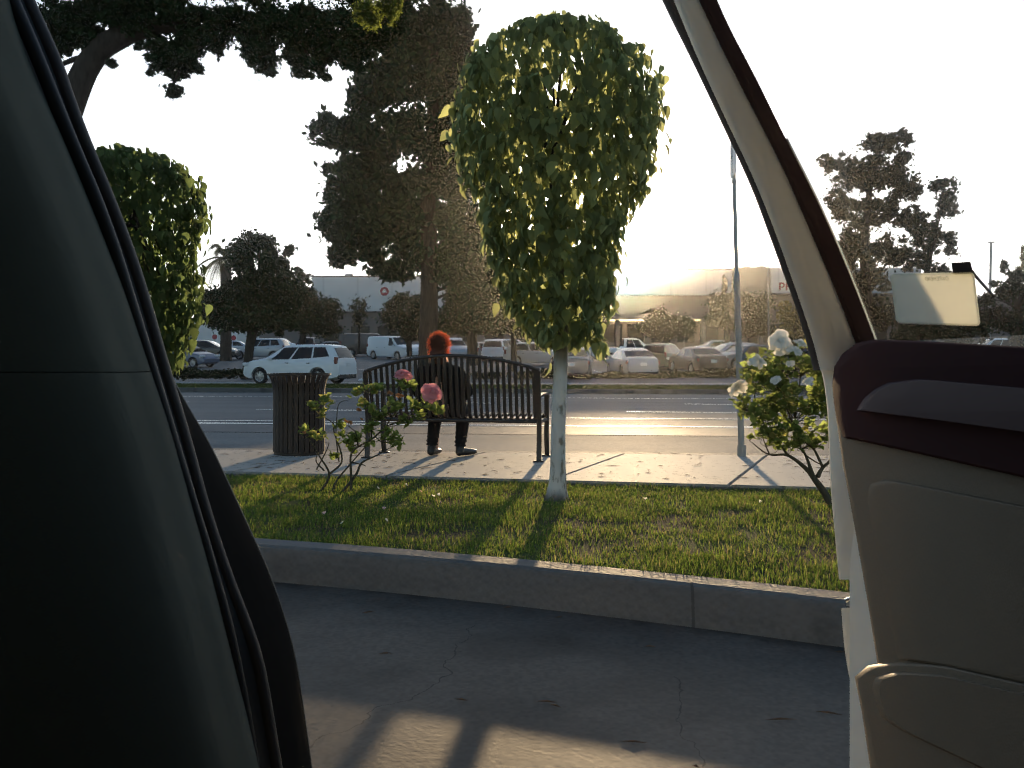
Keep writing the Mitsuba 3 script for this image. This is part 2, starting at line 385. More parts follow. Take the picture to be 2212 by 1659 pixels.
r = rng_of('lawn grass')
N = 150000
gx_ = r.uniform(-3.6, 3.4, N); t = r.uniform(0, 1, N)
ya = np.array([kerb_y(x) + KW + 0.01 for x in gx_]); yb = np.array([lawn_edge_y(x) - 0.0 for x in gx_])
gy_ = ya + (yb - ya) * t
clump = meshkit.fbm(np.column_stack([gx_ * 5, gy_ * 5, gx_ * 0]), 3, 3)
bare = np.exp(-(((gx_ + 0.15) / 0.6) ** 2 + ((gy_ - 5.30) / 0.30) ** 2)) + 0.7 * np.exp(-(((gx_ - 0.35) / 0.16) ** 2 + ((gy_ - 6.35) / 0.22) ** 2)) + 0.35 * np.exp(-(((gx_ - 1.7) / 0.5) ** 2 + ((gy_ - 4.75) / 0.3) ** 2)) + 0.5 * np.exp(-(((gx_ + 1.9) / 0.25) ** 2 + ((gy_ - 6.9) / 0.2) ** 2))
keep = r.uniform(0, 1, N) < (0.10 + 1.9 * np.clip(clump - 0.25, 0, 1)) * (1 - 0.85 * np.clip(bare, 0, 1))
sp = np.column_stack([gx_, gy_])[keep]
gv, gf, gc = blades('lawn grass blades', sp, 0.016, 0.060, 0.0055, lambda s: np.full(len(s), ZL - 0.012),
                    [(0.16, 0.24, 0.042), (0.20, 0.28, 0.052), (0.25, 0.29, 0.066), (0.12, 0.18, 0.036), (0.30, 0.26, 0.11)], 0.9, 2, 0.55 + 1.1 * np.clip(meshkit.fbm(np.column_stack([sp * 3.2, sp[:, :1] * 0]), 3, 8) - 0.15, 0, 1))
tag(put('grass', (gv, gf), 'mat_grass', color=gc), 'short sunlit green lawn grass between kerb and pavement', 'grass', kind='stuff')

# pavement: base with joints and single slabs
pp = Polygon([(x, lawn_edge_y(x)) for x in (-14, 14)] + [(x, street_y(x) - 0.16) for x in (14, -14)])
pave = put('pavement', extrude(pp, -0.2, ZS - 0.02), 'mat_curb')
tag(pave, 'pale concrete pavement with the bench, between lawn and street', 'pavement', kind='structure')
d = np.array([0.43, 1.0]); d /= np.linalg.norm(d)
joints = [np.array([-9.9 + 1.52 * k, 8.3]) for k in range(14)]
for a, b in zip(joints[:-1], joints[1:]):
    q = Polygon([a - d * 4, b - d * 4, b + d * 4, a + d * 4]).intersection(pp).buffer(-0.008, join_style=2)
    if q.area > 0.1:
        slab = MB(); top = q.buffer(-0.008, join_style=2)
        slab.tm(extrude(q, ZS - 0.05, ZS - 0.008)); slab.tm(extrude(top, ZS - 0.008 + 0.0005, ZS))
        put('slab', slab.mesh, 'mat_concrete', pave)
kp = Polygon([(-14, street_y(-14) - 0.155), (14, street_y(14) - 0.155), (14, street_y(14)), (-14, street_y(-14))])
tag(put('street_kerb', extrude(kp, -0.2, ZS - 0.002), 'mat_curb'), 'concrete kerb edge of the pavement along the street', 'kerb', kind='structure')

# street
FAR = 30.4
def rect_between(y0, y1, x0=-70, x1=70):
    return Polygon([(x0, line_y(y0, x0)), (x1, line_y(y0, x1)), (x1, line_y(y1, x1)), (x0, line_y(y1, x0))])
def street_z(x, y):
    yy = y + 0.095 * x
    return 0.0 if yy < 20 else -0.10 * (yy - 20) / (FAR - 20)
sv = []
rows = [9.5, 13.3, 20.0, FAR + 0.05]
for y0 in rows: sv += [[x, line_y(y0, x), street_z(x, line_y(y0, x))] for x in (-70, 70)]
street = put('street', (np.array(sv), np.array([[0, 1, 3, 2], [2, 3, 5, 4], [4, 5, 7, 6]])), 'mat_asphalt')
tag(street, 'wide grey asphalt street with white lane lines behind the bench', 'street', kind='structure')
pad = rect_between(9.585, 13.18)
tag(put('bus_pad', sheet(pad, lambda x, y: 0.005), 'mat_pad', street), 'paler concrete strip of the street along the pavement')
put('seam', sheet(rect_between(13.185, 13.30), lambda x, y: 0.006), 'mat_seam', street)
def marking(y0, w, x0, x1):
    z0 = street_z(0, y0) + 0.006
    put('lane_line', sheet(rect_between(y0 - w / 2, y0 + w / 2, x0, x1), lambda x, y: z0), 'mat_marking', street)
marking(15.0, 0.22, -40, 40); marking(15.62, 0.14, -40, -1.5); marking(16.9, 0.12, -1.0, 40)
for k in range(-5, 8): marking(18.9, 0.14, 2.4 + k * 8.0, 2.4 + k * 8.0 + 4.0)
for k in range(-5, 8): marking(22.6, 0.13, 4.3 + k * 8.0, 4.3 + k * 8.0 + 3.2)
marking(26.4, 0.12, -30, 30)

# far side: kerb, verge, far pavement, parking lot
tag(put('far_kerb', extrude(rect_between(FAR, FAR + 0.18), -0.3, 0.055), 'mat_curb'), 'low concrete kerb on the far side of the street', 'kerb', kind='structure')
vp = rect_between(FAR + 0.18, 35.0)
verge = tag(put('verge', sheet(vp, lambda x, y: 0.05), 'mat_verge'), 'dry grass verge on the far side of the street', 'verge', kind='structure')
r = rng_of('verge grass'); n = 45000
sx = r.uniform(-18, 14, n); sp = np.column_stack([sx, [line_y(y, x) for x, y in zip(sx, r.uniform(FAR + 0.25, 35.0, n))]])
gv, gf, gc = blades('verge blades', sp, 0.03, 0.10, 0.02, lambda s: np.full(len(s), 0.045), [(0.10, 0.12, 0.035), (0.075, 0.10, 0.028), (0.14, 0.125, 0.055)], 0.9, 1)
tag(put('verge_grass', (gv, gf), 'mat_grass', color=gc), 'short dry grass on the verge across the street', 'grass', kind='stuff')
tag(put('far_pavement', extrude(rect_between(35.0, 38.0), -0.2, 0.045), 'mat_concrete'), 'narrow concrete pavement along the parking lot across the street', 'pavement', kind='structure')
lv = np.array([[x, y, lot_z(y)] for y in (36.0, 41.0, 150.0) for x in (-90, 90)])
lot = tag(put('parking_lot', (lv, np.array([[0, 1, 3, 2], [2, 3, 5, 4]])), 'mat_asphalt'), 'gently rising asphalt parking lot full of cars in front of the store', 'parking lot', kind='structure')
# ---------------------------------------------------------------- bench
B0 = np.array([-1.452, 8.95, ZS]); BE = np.array([0.981, -0.194, 0]); BN = np.array([0.194, 0.981, 0])
BL = 1.75
def bench_pt(s, n, h): return B0 + BE * s + BN * n + np.array([0, 0, h])
def arch(s): return 0.865 + 0.145 * (1 - (2 * s / BL - 1) ** 2) + 0.02 * (s / BL)
bench = thing('park_bench', 'dark slatted metal park bench with an arched back, on the pavement facing the street', 'bench')
def strip(path, w, t, frame_s):
    """flat bar along a path of (n, h), at s = frame_s"""
    p = np.asarray(path, float); tg = np.gradient(p, axis=0); tg /= np.linalg.norm(tg, axis=1, keepdims=True)
    nr = np.column_stack([-tg[:, 1], tg[:, 0]])
    rings = []
    for q, k in zip(p, nr):
        rings.append([bench_pt(frame_s + ds, *(q + k * dt)) for ds, dt in ((-w / 2, -t / 2), (w / 2, -t / 2), (w / 2, t / 2), (-w / 2, t / 2))])
    return loft(rings)
NS = 29
for i in range(NS):
    s = 0.045 + (BL - 0.09) * i / (NS - 1); top = arch(s)
    path = smooth_path([(-0.075, top), (-0.055, 0.80), (-0.02, 0.62), (0.0, 0.50), (0.035, 0.425), (0.10, 0.405), (0.28, 0.415), (0.43, 0.435), (0.475, 0.42), (0.485, 0.385)], 22)
    put('slat', strip(path, 0.033, 0.007, s), 'mat_metal_dark', bench, smooth=40)
sv = np.linspace(-0.01, BL + 0.01, 30)
put('top_rail', tube([bench_pt(s, -0.077, arch(s) + 0.008) for s in sv], 0.017, 10), 'mat_metal_dark', bench, smooth=50)
put('seat_rail', tube([bench_pt(0.0, 0.05, 0.385), bench_pt(BL, 0.05, 0.385)], 0.020, 10), 'mat_metal_dark', bench, smooth=50)
put('front_rail', tube([bench_pt(0.0, 0.47, 0.385), bench_pt(BL, 0.47, 0.385)], 0.018, 10), 'mat_metal_dark', bench, smooth=50)
for s in (0.0, BL):
    m = MB(); m.add(*strip(smooth_path([(-0.078, arch(s)), (-0.05, 0.66), (-0.01, 0.45), (-0.005, 0.2), (-0.03, 0.012)], 14), 0.045, 0.030, s))
    m.tm(bevel_box((-0.05, -0.04, 0), (0.05, 0.04, 0.014), 0.004).apply_transform(np.vstack([np.column_stack([BE, BN, [0, 0, 1], bench_pt(s, -0.03, 0)]), [0, 0, 0, 1]])))
    put('leg', m.mesh, 'mat_metal_dark', bench, smooth=40)
    m = MB(); m.add(*strip(smooth_path([(0.455, 0.63), (0.46, 0.45), (0.45, 0.2), (0.485, 0.012)], 12), 0.045, 0.030, s))
    m.tm(bevel_box((-0.05, -0.04, 0), (0.05, 0.04, 0.014), 0.004).apply_transform(np.vstack([np.column_stack([BE, BN, [0, 0, 1], bench_pt(s, 0.485, 0)]), [0, 0, 0, 1]])))
    put('leg', m.mesh, 'mat_metal_dark', bench, smooth=40)
    put('armrest', strip(smooth_path([(-0.06, 0.635), (0.2, 0.645), (0.44, 0.640), (0.485, 0.60)], 14), 0.055, 0.020, s), 'mat_metal_dark', bench, smooth=40)
    put('side_rail', strip([(0.0, 0.385), (0.45, 0.385)], 0.03, 0.03, s), 'mat_metal_dark', bench)

# ---------------------------------------------------------------- person
def capsule(a, ra, b, rb, n=14):
    S = m3.Manifold.sphere
    return m3.Manifold.batch_hull([S(ra, n).translate(list(a)), S(rb, n).translate(list(b))])
def chain(pts, rads):
    return [capsule(pts[i], rads[i], pts[i + 1], rads[i + 1]) for i in range(len(pts) - 1)]
def ball(c, r, n=18): return m3.Manifold.sphere(1.0, n).scale(list(np.broadcast_to(r, (3,)).astype(float))).translate(list(c))
def organic(parts, edge=0.02, it=8):
    m = parts[0]
    for p in parts[1:]: m = m + p
    m = m.refine_to_length(edge).to_mesh()
    t = trimesh.Trimesh(m.vert_properties[:, :3], m.tri_verts, process=True)
    trimesh.smoothing.filter_taubin(t, 0.5, -0.52, it)
    return t
def P(s, n, h): return bench_pt(s, n, h)
person = thing('person', 'person seen from behind with curly red hair and dark coat, sitting on the bench', 'person')
SC = 0.72                                  # where on the bench the person sits
def PB(a, n, h): return P(SC + a, n, h)
def hand(side):
    w = PB(side * 0.12, 0.45, 0.575); out = []
    k = PB(side * 0.075, 0.52, 0.575)
    out += chain([w, (w + k) / 2, k], [0.026, 0.032, 0.028])
    fw = (k - w) / np.linalg.norm(k - w); sd = np.cross(fw, [0, 0, 1]); sd /= np.linalg.norm(sd)
    for i, (o, l) in enumerate(((-0.027, 0.062), (-0.009, 0.074), (0.009, 0.070), (0.026, 0.055))):
        b = k + sd * o; out += chain([b - fw * 0.01, b + fw * l * 0.5 + [0, 0, 0.004], b + fw * l * 0.85 - [0, 0, 0.012], b + fw * l - [0, 0, 0.024]], [0.0095, 0.0088, 0.008, 0.007])
    tb = w + fw * 0.03 - sd * side * 0.028
    out += chain([tb, tb + fw * 0.03 - sd * side * 0.02, tb + fw * 0.055 - sd * side * 0.022 - [0, 0, 0.008]], [0.012, 0.010, 0.008])
    return out
hc = PB(0.015, 0.05, 1.125)                 # head centre
nf = BN; rt = BE; up = np.array([0, 0, 1.0])
body = [capsule(PB(0, 0.12, 0.95), 0.062, hc - up * 0.06, 0.055), ball(hc, (0.075, 0.090, 0.108)), capsule(hc + nf * 0.03 - up * 0.045, 0.058, hc + nf * 0.05 - up * 0.085, 0.036)]
body += [capsule(hc + nf * 0.088 + up * 0.012, 0.010, hc + nf * 0.108 - up * 0.022, 0.013), capsule(hc + nf * 0.082 - up * 0.055 - rt * 0.018, 0.009, hc + nf * 0.082 - up * 0.055 + rt * 0.018, 0.009)]
for sg in (-1, 1):
    body += [ball(hc + rt * sg * 0.076 - up * 0.01, (0.012, 0.022, 0.032)), ball(hc + nf * 0.078 + rt * sg * 0.03 + up * 0.01, 0.012)]
body += chain([PB(0, 0.12, 0.95), PB(0, 0.14, 0.70), PB(0, 0.16, 0.52)], [0.09, 0.11, 0.12])
for sg in (-1, 1):
    body += chain([PB(sg * 0.16, 0.13, 0.87), PB(sg * 0.25, 0.20, 0.66), PB(sg * 0.12, 0.45, 0.575)], [0.045, 0.036, 0.026]) + hand(sg)
    body += chain([PB(sg * 0.09, 0.16, 0.50), PB(sg * 0.15, 0.50, 0.48), PB(sg * 0.14 + 0.02, 0.34, 0.06)], [0.07, 0.052, 0.036])
put('body', organic(body, 0.016, 6), 'mat_skin', person, smooth=True)
coat = [m3.Manifold.batch_hull([ball(PB(sg * 0.155, 0.115, 0.855), 0.075) for sg in (-1, 1)] + [ball(PB(0, 0.10, 0.90), 0.075)] + [ball(PB(sg * 0.13, 0.16, 0.66), 0.115) for sg in (-1, 1)]),
        m3.Manifold.batch_hull([ball(PB(sg * 0.13, 0.16, 0.68), 0.115) for sg in (-1, 1)] + [ball(PB(sg * 0.155, 0.19, 0.52), 0.095) for sg in (-1, 1)]),
        m3.Manifold.batch_hull([ball(PB(sg * 0.155, 0.19, 0.52), 0.092) for sg in (-1, 1)] + [ball(PB(sg * 0.13, 0.36, 0.51), 0.075) for sg in (-1, 1)]),
        m3.Manifold.batch_hull([ball(PB(0.0, 0.10, 0.975), (0.080, 0.085, 0.05)), ball(PB(0.0, 0.11, 0.90), 0.085)])]
for sg in (-1, 1):
    coat += chain([PB(sg * 0.185, 0.12, 0.855), PB(sg * 0.265, 0.20, 0.66), PB(sg * 0.15, 0.41, 0.585)], [0.073, 0.062, 0.046])
cm = organic(coat, 0.018, 8)
cm.vertices += cm.vertex_normals * (0.016 * (meshkit.fbm(cm.vertices * np.array([14, 14, 20]), 3, 4) - 0.5))[:, None]
put('coat', cm, 'mat_coat', person, smooth=True)
for sg, foot in ((-1, 0.0), (1, 0.03)):
    kx = PB(sg * 0.150, 0.50, 0.47); an = PB(sg * 0.135 + foot, 0.285, 0.10)
    tr = chain([PB(sg * 0.10, 0.18, 0.50), kx, kx * 0.45 + an * 0.55, an + up * 0.02], [0.095, 0.078, 0.066, 0.056])
    tm = organic(tr, 0.016, 5)
    z = tm.vertices[:, 2]
    tm.vertices += tm.vertex_normals * (0.010 * np.sin(z * 160 + 6 * meshkit.fbm(tm.vertices * 9, 2, 1)) * np.clip((0.42 - z) / 0.15, 0, 1))[:, None]
    put('trouser_leg', tm, 'mat_trousers', person, smooth=True)
    toe = BN * 0.17 + BE * (0.02 if sg < 0 else 0.10); toe = toe
    sh = [m3.Manifold.batch_hull([ball(an - up * 0.055 - BN * 0.035, (0.042, 0.042, 0.040)), ball(an + up * 0.01, (0.046, 0.046, 0.05))]),
          m3.Manifold.batch_hull([ball(an - up * 0.050, (0.044, 0.044, 0.044)), ball(an - up * 0.060 + toe * 0.6, (0.046, 0.046, 0.036)), ball(an - up * 0.066 + toe, (0.040, 0.040, 0.028))])]
    sh = organic(sh, 0.014, 4); sh.vertices[:, 2] = np.maximum(sh.vertices[:, 2], ZS + 0.001)
    put('shoe', sh, 'mat_shoe', person, smooth=True)
hair = [ball(hc + up * 0.022 - nf * 0.022, (0.086, 0.086, 0.100)), ball(hc - up * 0.075 - nf * 0.045, (0.084, 0.062, 0.075)), ball(hc - up * 0.125 - nf * 0.045, (0.078, 0.052, 0.060))]
hm = organic(hair, 0.014, 3)
hm.vertices += hm.vertex_normals * (0.03 * (meshkit.fbm(hm.vertices * 38, 3, 2) - 0.45))[:, None]
hkey = put('hair', hm, 'mat_hair', person, smooth=True)
r = rng_of('curls'); cu = MB(); cd = MB()
for k in range(1700):
    d = r.normal(size=3); d /= np.linalg.norm(d)
    if d @ nf > 0.62 and d[2] < 0.55: continue
    low = d[2] < -0.15
    c0 = hc + up * 0.012 - nf * 0.022 + d * np.array([0.083, 0.083, 0.098]) * r.uniform(0.88, 1.2)
    if d[2] < -0.55: continue
    if low: c0 = c0 - up * r.uniform(0, 0.095)
    ax = d * 0.55 + r.normal(size=3) * 0.45 - up * (0.25 + 0.4 * low); ax /= np.linalg.norm(ax)
    a = np.cross(ax, [0.3, 0.5, 0.8]); a /= np.linalg.norm(a); b = np.cross(ax, a)
    tt = np.linspace(0, 1, 8); ph = r.uniform(0, 6.28); rr = r.uniform(0.006, 0.012); ln = r.uniform(0.018, 0.046)
    pts = c0 + ax * (tt * ln)[:, None] + rr * (np.cos(ph + tt * 9)[:, None] * a + np.sin(ph + tt * 9)[:, None] * b)
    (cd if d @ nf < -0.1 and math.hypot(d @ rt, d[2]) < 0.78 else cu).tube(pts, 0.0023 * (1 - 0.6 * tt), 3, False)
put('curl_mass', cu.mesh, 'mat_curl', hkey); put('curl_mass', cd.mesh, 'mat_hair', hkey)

# ---------------------------------------------------------------- litter bin
can_c = np.array([-2.235, 9.32, ZS]); CR, CH = 0.262, 0.83
can = thing('litter_bin', 'round dark metal litter bin of vertical slats with a flared rim, left of the bench', 'litter bin')
NC = 30
def can_path():
    return [(CR, 0.03), (CR, 0.30), (CR, 0.62), (CR + 0.006, 0.70), (CR + 0.022, 0.77), (CR + 0.050, 0.825), (CR + 0.062, 0.838)]
cp = smooth_path(can_path(), 16)
for k in range(NC):
    a = 2 * PI * k / NC; e = np.array([math.cos(a), math.sin(a), 0]); tdir = np.array([-e[1], e[0], 0])
    rings = []
    for rad, h in cp:
        c = can_c + e * rad + up * h
        rings.append([c - tdir * 0.0235 - e * 0.003, c + tdir * 0.0235 - e * 0.003, c + tdir * 0.0235 + e * 0.004, c - tdir * 0.0235 + e * 0.004])
    put('slat', loft(rings), 'mat_can', can, smooth=40)
def ring_band(rad, h0, h1, t=0.008, n=48):
    prof = np.array([[rad - t, h0], [rad, h0], [rad, h1], [rad - t, h1], [rad - t, h0]])
    m = trimesh.creation.revolve(prof, sections=n); m.apply_translation(can_c); return m
put('base_ring', ring_band(CR - 0.004, 0.0, 0.05), 'mat_can', can, smooth=40)
put('rim', ring_band(CR + 0.066, 0.826, 0.842, 0.012), 'mat_can', can, smooth=40)
put('band', ring_band(CR - 0.004, 0.60, 0.64), 'mat_can', can, smooth=40)
liner = trimesh.creation.revolve(np.array([[0, 0.03], [CR - 0.02, 0.03], [CR - 0.015, 0.74], [CR - 0.03, 0.74], [CR - 0.05, 0.06], [0, 0.06]]), sections=40); liner.apply_translation(can_c)
put('liner', liner, 'mat_black', can, smooth=40)

# ---------------------------------------------------------------- bus stop pole
sgn = thing('sign_pole', 'grey metal sign pole with a pale sign plate, on the pavement right of the bench', 'sign pole')
pb = on(1602, 985, ZS); pt = at(1582, 250, pb[1])
dirp = (pt - pb) / np.linalg.norm(pt - pb); Lp = np.linalg.norm(pt - pb)
put('sleeve', tube([pb + dirp * 0.06, pb + dirp * 1.78, pb + dirp * 1.86, pb + dirp * 1.90], [0.031, 0.031, 0.029, 0.022], 14), 'mat_steel', sgn, smooth=40)
put('pole', tube([pb + dirp * 1.88, pt], 0.019, 12), 'mat_steel', sgn, smooth=40)
put('base_plate', trimesh.creation.cylinder(0.043, 0.12, sections=20).apply_translation(pb + up * 0.06), 'mat_steel', sgn, smooth=40)
pm = bevel_box((-0.19, -0.004, -0.16), (0.19, 0.004, 0.21), 0.002)
R = trimesh.transformations.rotation_matrix(math.radians(84), [0, 0, 1]); pm.apply_transform(R); pm.apply_translation(at(1582, 348, pb[1]) + np.array([0.0, -0.03, 0]))
put('sign_plate', pm, 'mat_white', sgn)
for h in (2.80, 3.05):
    put('clamp', tube([pb + dirp * h, pb + dirp * (h + 0.025)], 0.026, 12), 'mat_steel', sgn, smooth=40)

# ---------------------------------------------------------------- leaves
def heart_leaf(L, W, r, fold=0.35, droop=0.35):
    """a small heart-shaped leaf along -z with a folded blade and a drooping tip: (vertices, faces)"""
    ys = np.array([0.0, 0.12, 0.35, 0.65, 1.0]); ws = np.array([0.10, 0.42, 0.50, 0.30, 0.0]) * W
    v, ctr = [], []
    for t, w in zip(ys, ws):
        z = -L * t; b = droop * L * (t ** 2) * 0.5
        ctr.append((0, b, z)); v.append((0, b, z))
    v = list(ctr)
    for sg in (-1, 1):
        for t, w in zip(ys[:-1], ws[:-1]):
            v.append((sg * w, droop * L * t * t * 0.5 - fold * w, -L * t + (0.06 * L if t < 0.2 else 0)))
    f = []
    for k in range(3):
        f += [[k, k + 1, 5 + k + 1], [k, 5 + k + 1, 5 + k], [k, 9 + k + 1, k + 1], [k, 9 + k, 9 + k + 1]]
    f += [[3, 4, 8], [3, 12, 4]]
    return np.array(v), np.array(f)

def rot_to(yaw, pitch, roll):
    cy, sy, cp_, sp_, cr, sr = math.cos(yaw), math.sin(yaw), math.cos(pitch), math.sin(pitch), math.cos(roll), math.sin(roll)
    Rz = np.array([[cy, -sy, 0], [sy, cy, 0], [0, 0, 1]]); Rx = np.array([[1, 0, 0], [0, cp_, -sp_], [0, sp_, cp_]]); Ry = np.array([[cr, 0, sr], [0, 1, 0], [-sr, 0, cr]])
    return Rz @ Rx @ Ry

def ficus(key, cx, cy, prof, n, seed, trunk, parts, LW, tufts=(), tone=1.0):
    """a clipped street tree; prof: (z, x-left, x-right) rows of the crown's outline"""
    r = rng_of(seed); prof = np.array(prof, float); zs = prof[:, 0][::-1]; xl = prof[:, 1][::-1]; xr = prof[:, 2][::-1]
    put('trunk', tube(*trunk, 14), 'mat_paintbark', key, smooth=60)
    tz = trunk[0][-1][2]
    for k in range(16):
        a = r.uniform(0, 2 * PI); z1 = r.uniform(zs[0] + 0.2, zs[-1] - 0.15); rad = np.interp(z1, zs, (xr - xl) / 2) * r.uniform(0.4, 0.85)
        p0 = np.array(trunk[0][-1]) - [0, 0, r.uniform(0, 0.12)]; p2 = np.array([np.interp(z1, zs, (xl + xr) / 2) + rad * math.cos(a), cy + rad * math.sin(a), z1])
        p1 = p0 * 0.5 + p2 * 0.5 + np.array([0, 0, 0.12]); put('limb', tube(smooth_path([p0, p1, p2], 8), np.linspace(0.016, 0.004, 8), 6), 'mat_bark', key, smooth=60)
    leaves = []
    zz = np.linspace(zs[0], zs[-1], 200); wgt = np.interp(zz, zs, xr - xl) + 0.05; wgt /= wgt.sum()
    holes = [np.array([r.uniform(-1, 1), r.uniform(0, 2 * PI), r.uniform(zs[0] + 0.3, zs[-1] - 0.5)]) for _ in range(9)]
    for k in range(n):
        z = r.choice(zz, p=wgt) + r.normal(0, 0.012); a = r.uniform(0, 2 * PI)
        half = np.interp(z, zs, (xr - xl) / 2); mid = np.interp(z, zs, (xl + xr) / 2)
        bump = 1 + 0.06 * (meshkit.fbm(np.array([math.cos(a) * 2.2, math.sin(a) * 2.2, z * 2.6 + seed.__len__()]), 3) - 0.5) * 2
        rho = (1 - abs(r.normal(0, 0.17))) * bump if r.uniform() < 0.93 else r.uniform(0.4, 0.85)
        if r.uniform() < 0.05: rho = r.uniform(1.0, 1.13)
        if z > zs[-1] - 0.12: rho *= math.sqrt(r.uniform(0, 1))
        dx, dy = math.cos(a), math.sin(a)
        g = meshkit.fbm(np.array([dx * 3.1 * rho + 5, dy * 3.1 * rho, z * 3.4]), 2, 9)
        if g < 0.34 and r.uniform() < 0.85: continue
        L = LW * r.uniform(0.55, 1.25)
        v, f = heart_leaf(L, L * r.uniform(0.62, 0.8), r, r.uniform(0.1, 0.6), r.uniform(0.2, 0.9))
        yaw = math.atan2(dy, dx) - PI / 2 + r.normal(0, 0.6); pitch = r.normal(0.30, 0.30); roll = r.normal(0, 0.3)
        Rm = rot_to(yaw + PI, -pitch, roll)
        leaves.append((v @ Rm.T + np.array([mid + half * rho * dx, cy + half * rho * dy * 0.95, z]), f, r.uniform(), half * rho * dy))
    for (tx, ty, tz, m) in tufts:
        for q in range(m):
            L = LW * r.uniform(0.8, 1.25); v, f = heart_leaf(L, L * 0.62, r, 0.4, 0.8)
            leaves.append((v @ rot_to(r.uniform(0, 6.28), r.normal(0, 0.25), r.normal(0, 0.3)).T + np.array([tx, ty, tz]) + r.normal(0, 0.03, 3), f, r.uniform(), -1.0))
    order = sorted(range(len(leaves)), key=lambda i: leaves[i][3])
    front = [i for i in order if leaves[i][3] < 0.1][:]
    r2 = rng_of(seed + 'pick'); pick = set(r2.choice(front, min(parts, len(front)), replace=False).tolist()) if parts else set()
    rest = MB()
    for i, (v, f, c, _) in enumerate(leaves):
        if i in pick:
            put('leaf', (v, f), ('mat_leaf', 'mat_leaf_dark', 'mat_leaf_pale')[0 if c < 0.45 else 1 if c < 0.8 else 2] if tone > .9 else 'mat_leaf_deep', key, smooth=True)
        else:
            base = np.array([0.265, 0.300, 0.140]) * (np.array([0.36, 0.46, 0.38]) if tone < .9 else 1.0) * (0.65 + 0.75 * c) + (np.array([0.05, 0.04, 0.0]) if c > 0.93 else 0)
            rest.add(v, f, base)
    tag(put('foliage', rest.mesh, 'mat_leaf_mixed', key, smooth=True, color=rest.col), kind='stuff')

FY = 6.55
def fx(u, y=FY): return (u - CU) / F * y
def fz(v, y=FY): return CZ - (v - HV) / F * y
t1 = thing('ficus_tree', 'clipped street tree with white painted trunk and drooping heart-shaped leaves, right of the bench', 'tree')
outl = [(38, 1170, 1240), (60, 1110, 1310), (90, 1055, 1355), (140, 1010, 1400), (200, 992, 1420), (280, 980, 1420), (340, 988, 1410), (400, 1012, 1392), (470, 1036, 1352), (540, 1050, 1335), (600, 1070, 1335), (650, 1095, 1325), (700, 1130, 1305), (735, 1165, 1290)]
tr = smooth_path([[fx(1203), FY, 0.10, 0.105], [fx(1203), FY, 0.16, 0.080], [fx(1205), FY, 0.30, 0.060], [fx(1206), FY, 0.65, 0.053], [fx(1210), FY, 1.0, 0.052], [fx(1212), FY, 1.25, 0.050], [fx(1215), FY, 1.55, 0.045], [fx(1205), FY, 2.1, 0.035], [fx(1200), FY, 2.7, 0.02]], 30)
ficus(t1, fx(1195), FY, [(fz(v), fx(a), fx(b)) for v, a, b in outl], 5700, 'ficus one', (tr[:, :3], tr[:, 3]), 285, 0.096,
      tufts=[(fx(1285), FY - 0.2, fz(715), 7), (fx(1297), FY - 0.25, fz(742), 7), (fx(1260), FY - 0.3, fz(690), 6), (fx(1175), FY - 0.4, fz(715), 6), (fx(1190), FY - 0.06, fz(775), 1), (fx(985), FY, fz(235), 9), (fx(988), FY, fz(290), 9), (fx(1008), FY, fz(390), 8), (fx(1088), FY, fz(655), 8), (fx(1420), FY, fz(165), 5), (fx(1310), FY, fz(80), 4), (fx(1200), FY, fz(24), 2), (fx(1320), FY, fz(660), 6)])
LY = 7.7
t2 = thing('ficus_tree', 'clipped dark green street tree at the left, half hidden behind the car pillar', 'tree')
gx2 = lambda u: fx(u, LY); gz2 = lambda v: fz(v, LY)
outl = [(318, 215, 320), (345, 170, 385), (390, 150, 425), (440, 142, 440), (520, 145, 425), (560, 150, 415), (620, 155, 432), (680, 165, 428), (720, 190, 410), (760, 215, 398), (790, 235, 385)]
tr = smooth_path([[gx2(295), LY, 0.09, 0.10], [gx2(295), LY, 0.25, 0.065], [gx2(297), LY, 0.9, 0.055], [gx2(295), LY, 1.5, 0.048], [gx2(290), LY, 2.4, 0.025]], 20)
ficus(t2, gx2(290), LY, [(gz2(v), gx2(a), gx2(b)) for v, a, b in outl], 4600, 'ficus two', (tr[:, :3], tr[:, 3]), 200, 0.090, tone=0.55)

# ---------------------------------------------------------------- roses
def round_leaf(L, W, r):
    ys = np.array([0, 0.25, 0.6, 1.0]); ws = np.array([0.08, 0.46, 0.42, 0.0]) * W; cup = r.uniform(-0.1, 0.5)
    v = [(0, 0.25 * L * t * t * r.uniform(-1, 1), L * t) for t in ys]
    for sg in (-1, 1):
        v += [(sg * w, cup * w, L * t) for t, w in zip(ys[:-1], ws[:-1])]
    f = []
    for k in range(2): f += [[k, k + 1, 4 + k + 1], [k, 4 + k + 1, 4 + k], [k, 7 + k + 1, k + 1], [k, 7 + k, 7 + k + 1]]
    return np.array(v), np.array(f + [[2, 3, 6], [2, 9, 3]])
def petal(L, W, curl, r):
    us = np.linspace(-1, 1, 7); ts = np.linspace(0, 1, 5); v = []; ph0 = r.uniform(0, 6.28)
    for t in ts:
        for u in us:
            w = W * (0.25 + 0.95 * math.sin(min(t, 0.8) / 0.8 * PI / 2)) * (1 if t < 0.9 else 0.86)
            v.append((u * w * 0.5, curl * L * t ** 2 - 0.25 * W * (1 - u * u) * (1 - 0.4 * t) + L * t * (0.07 * math.sin(5 * u + ph0) + 0.05 * math.sin(11 * u + 2 * ph0)), L * t * (1 - 0.10 * u * u)))
    f = [[i * 7 + j, i * 7 + j + 1, (i + 1) * 7 + j + 1, (i + 1) * 7 + j] for i in range(4) for j in range(6)]
    f = np.array(f); return np.array(v), np.vstack([f[:, [0, 1, 2]], f[:, [0, 2, 3]]])
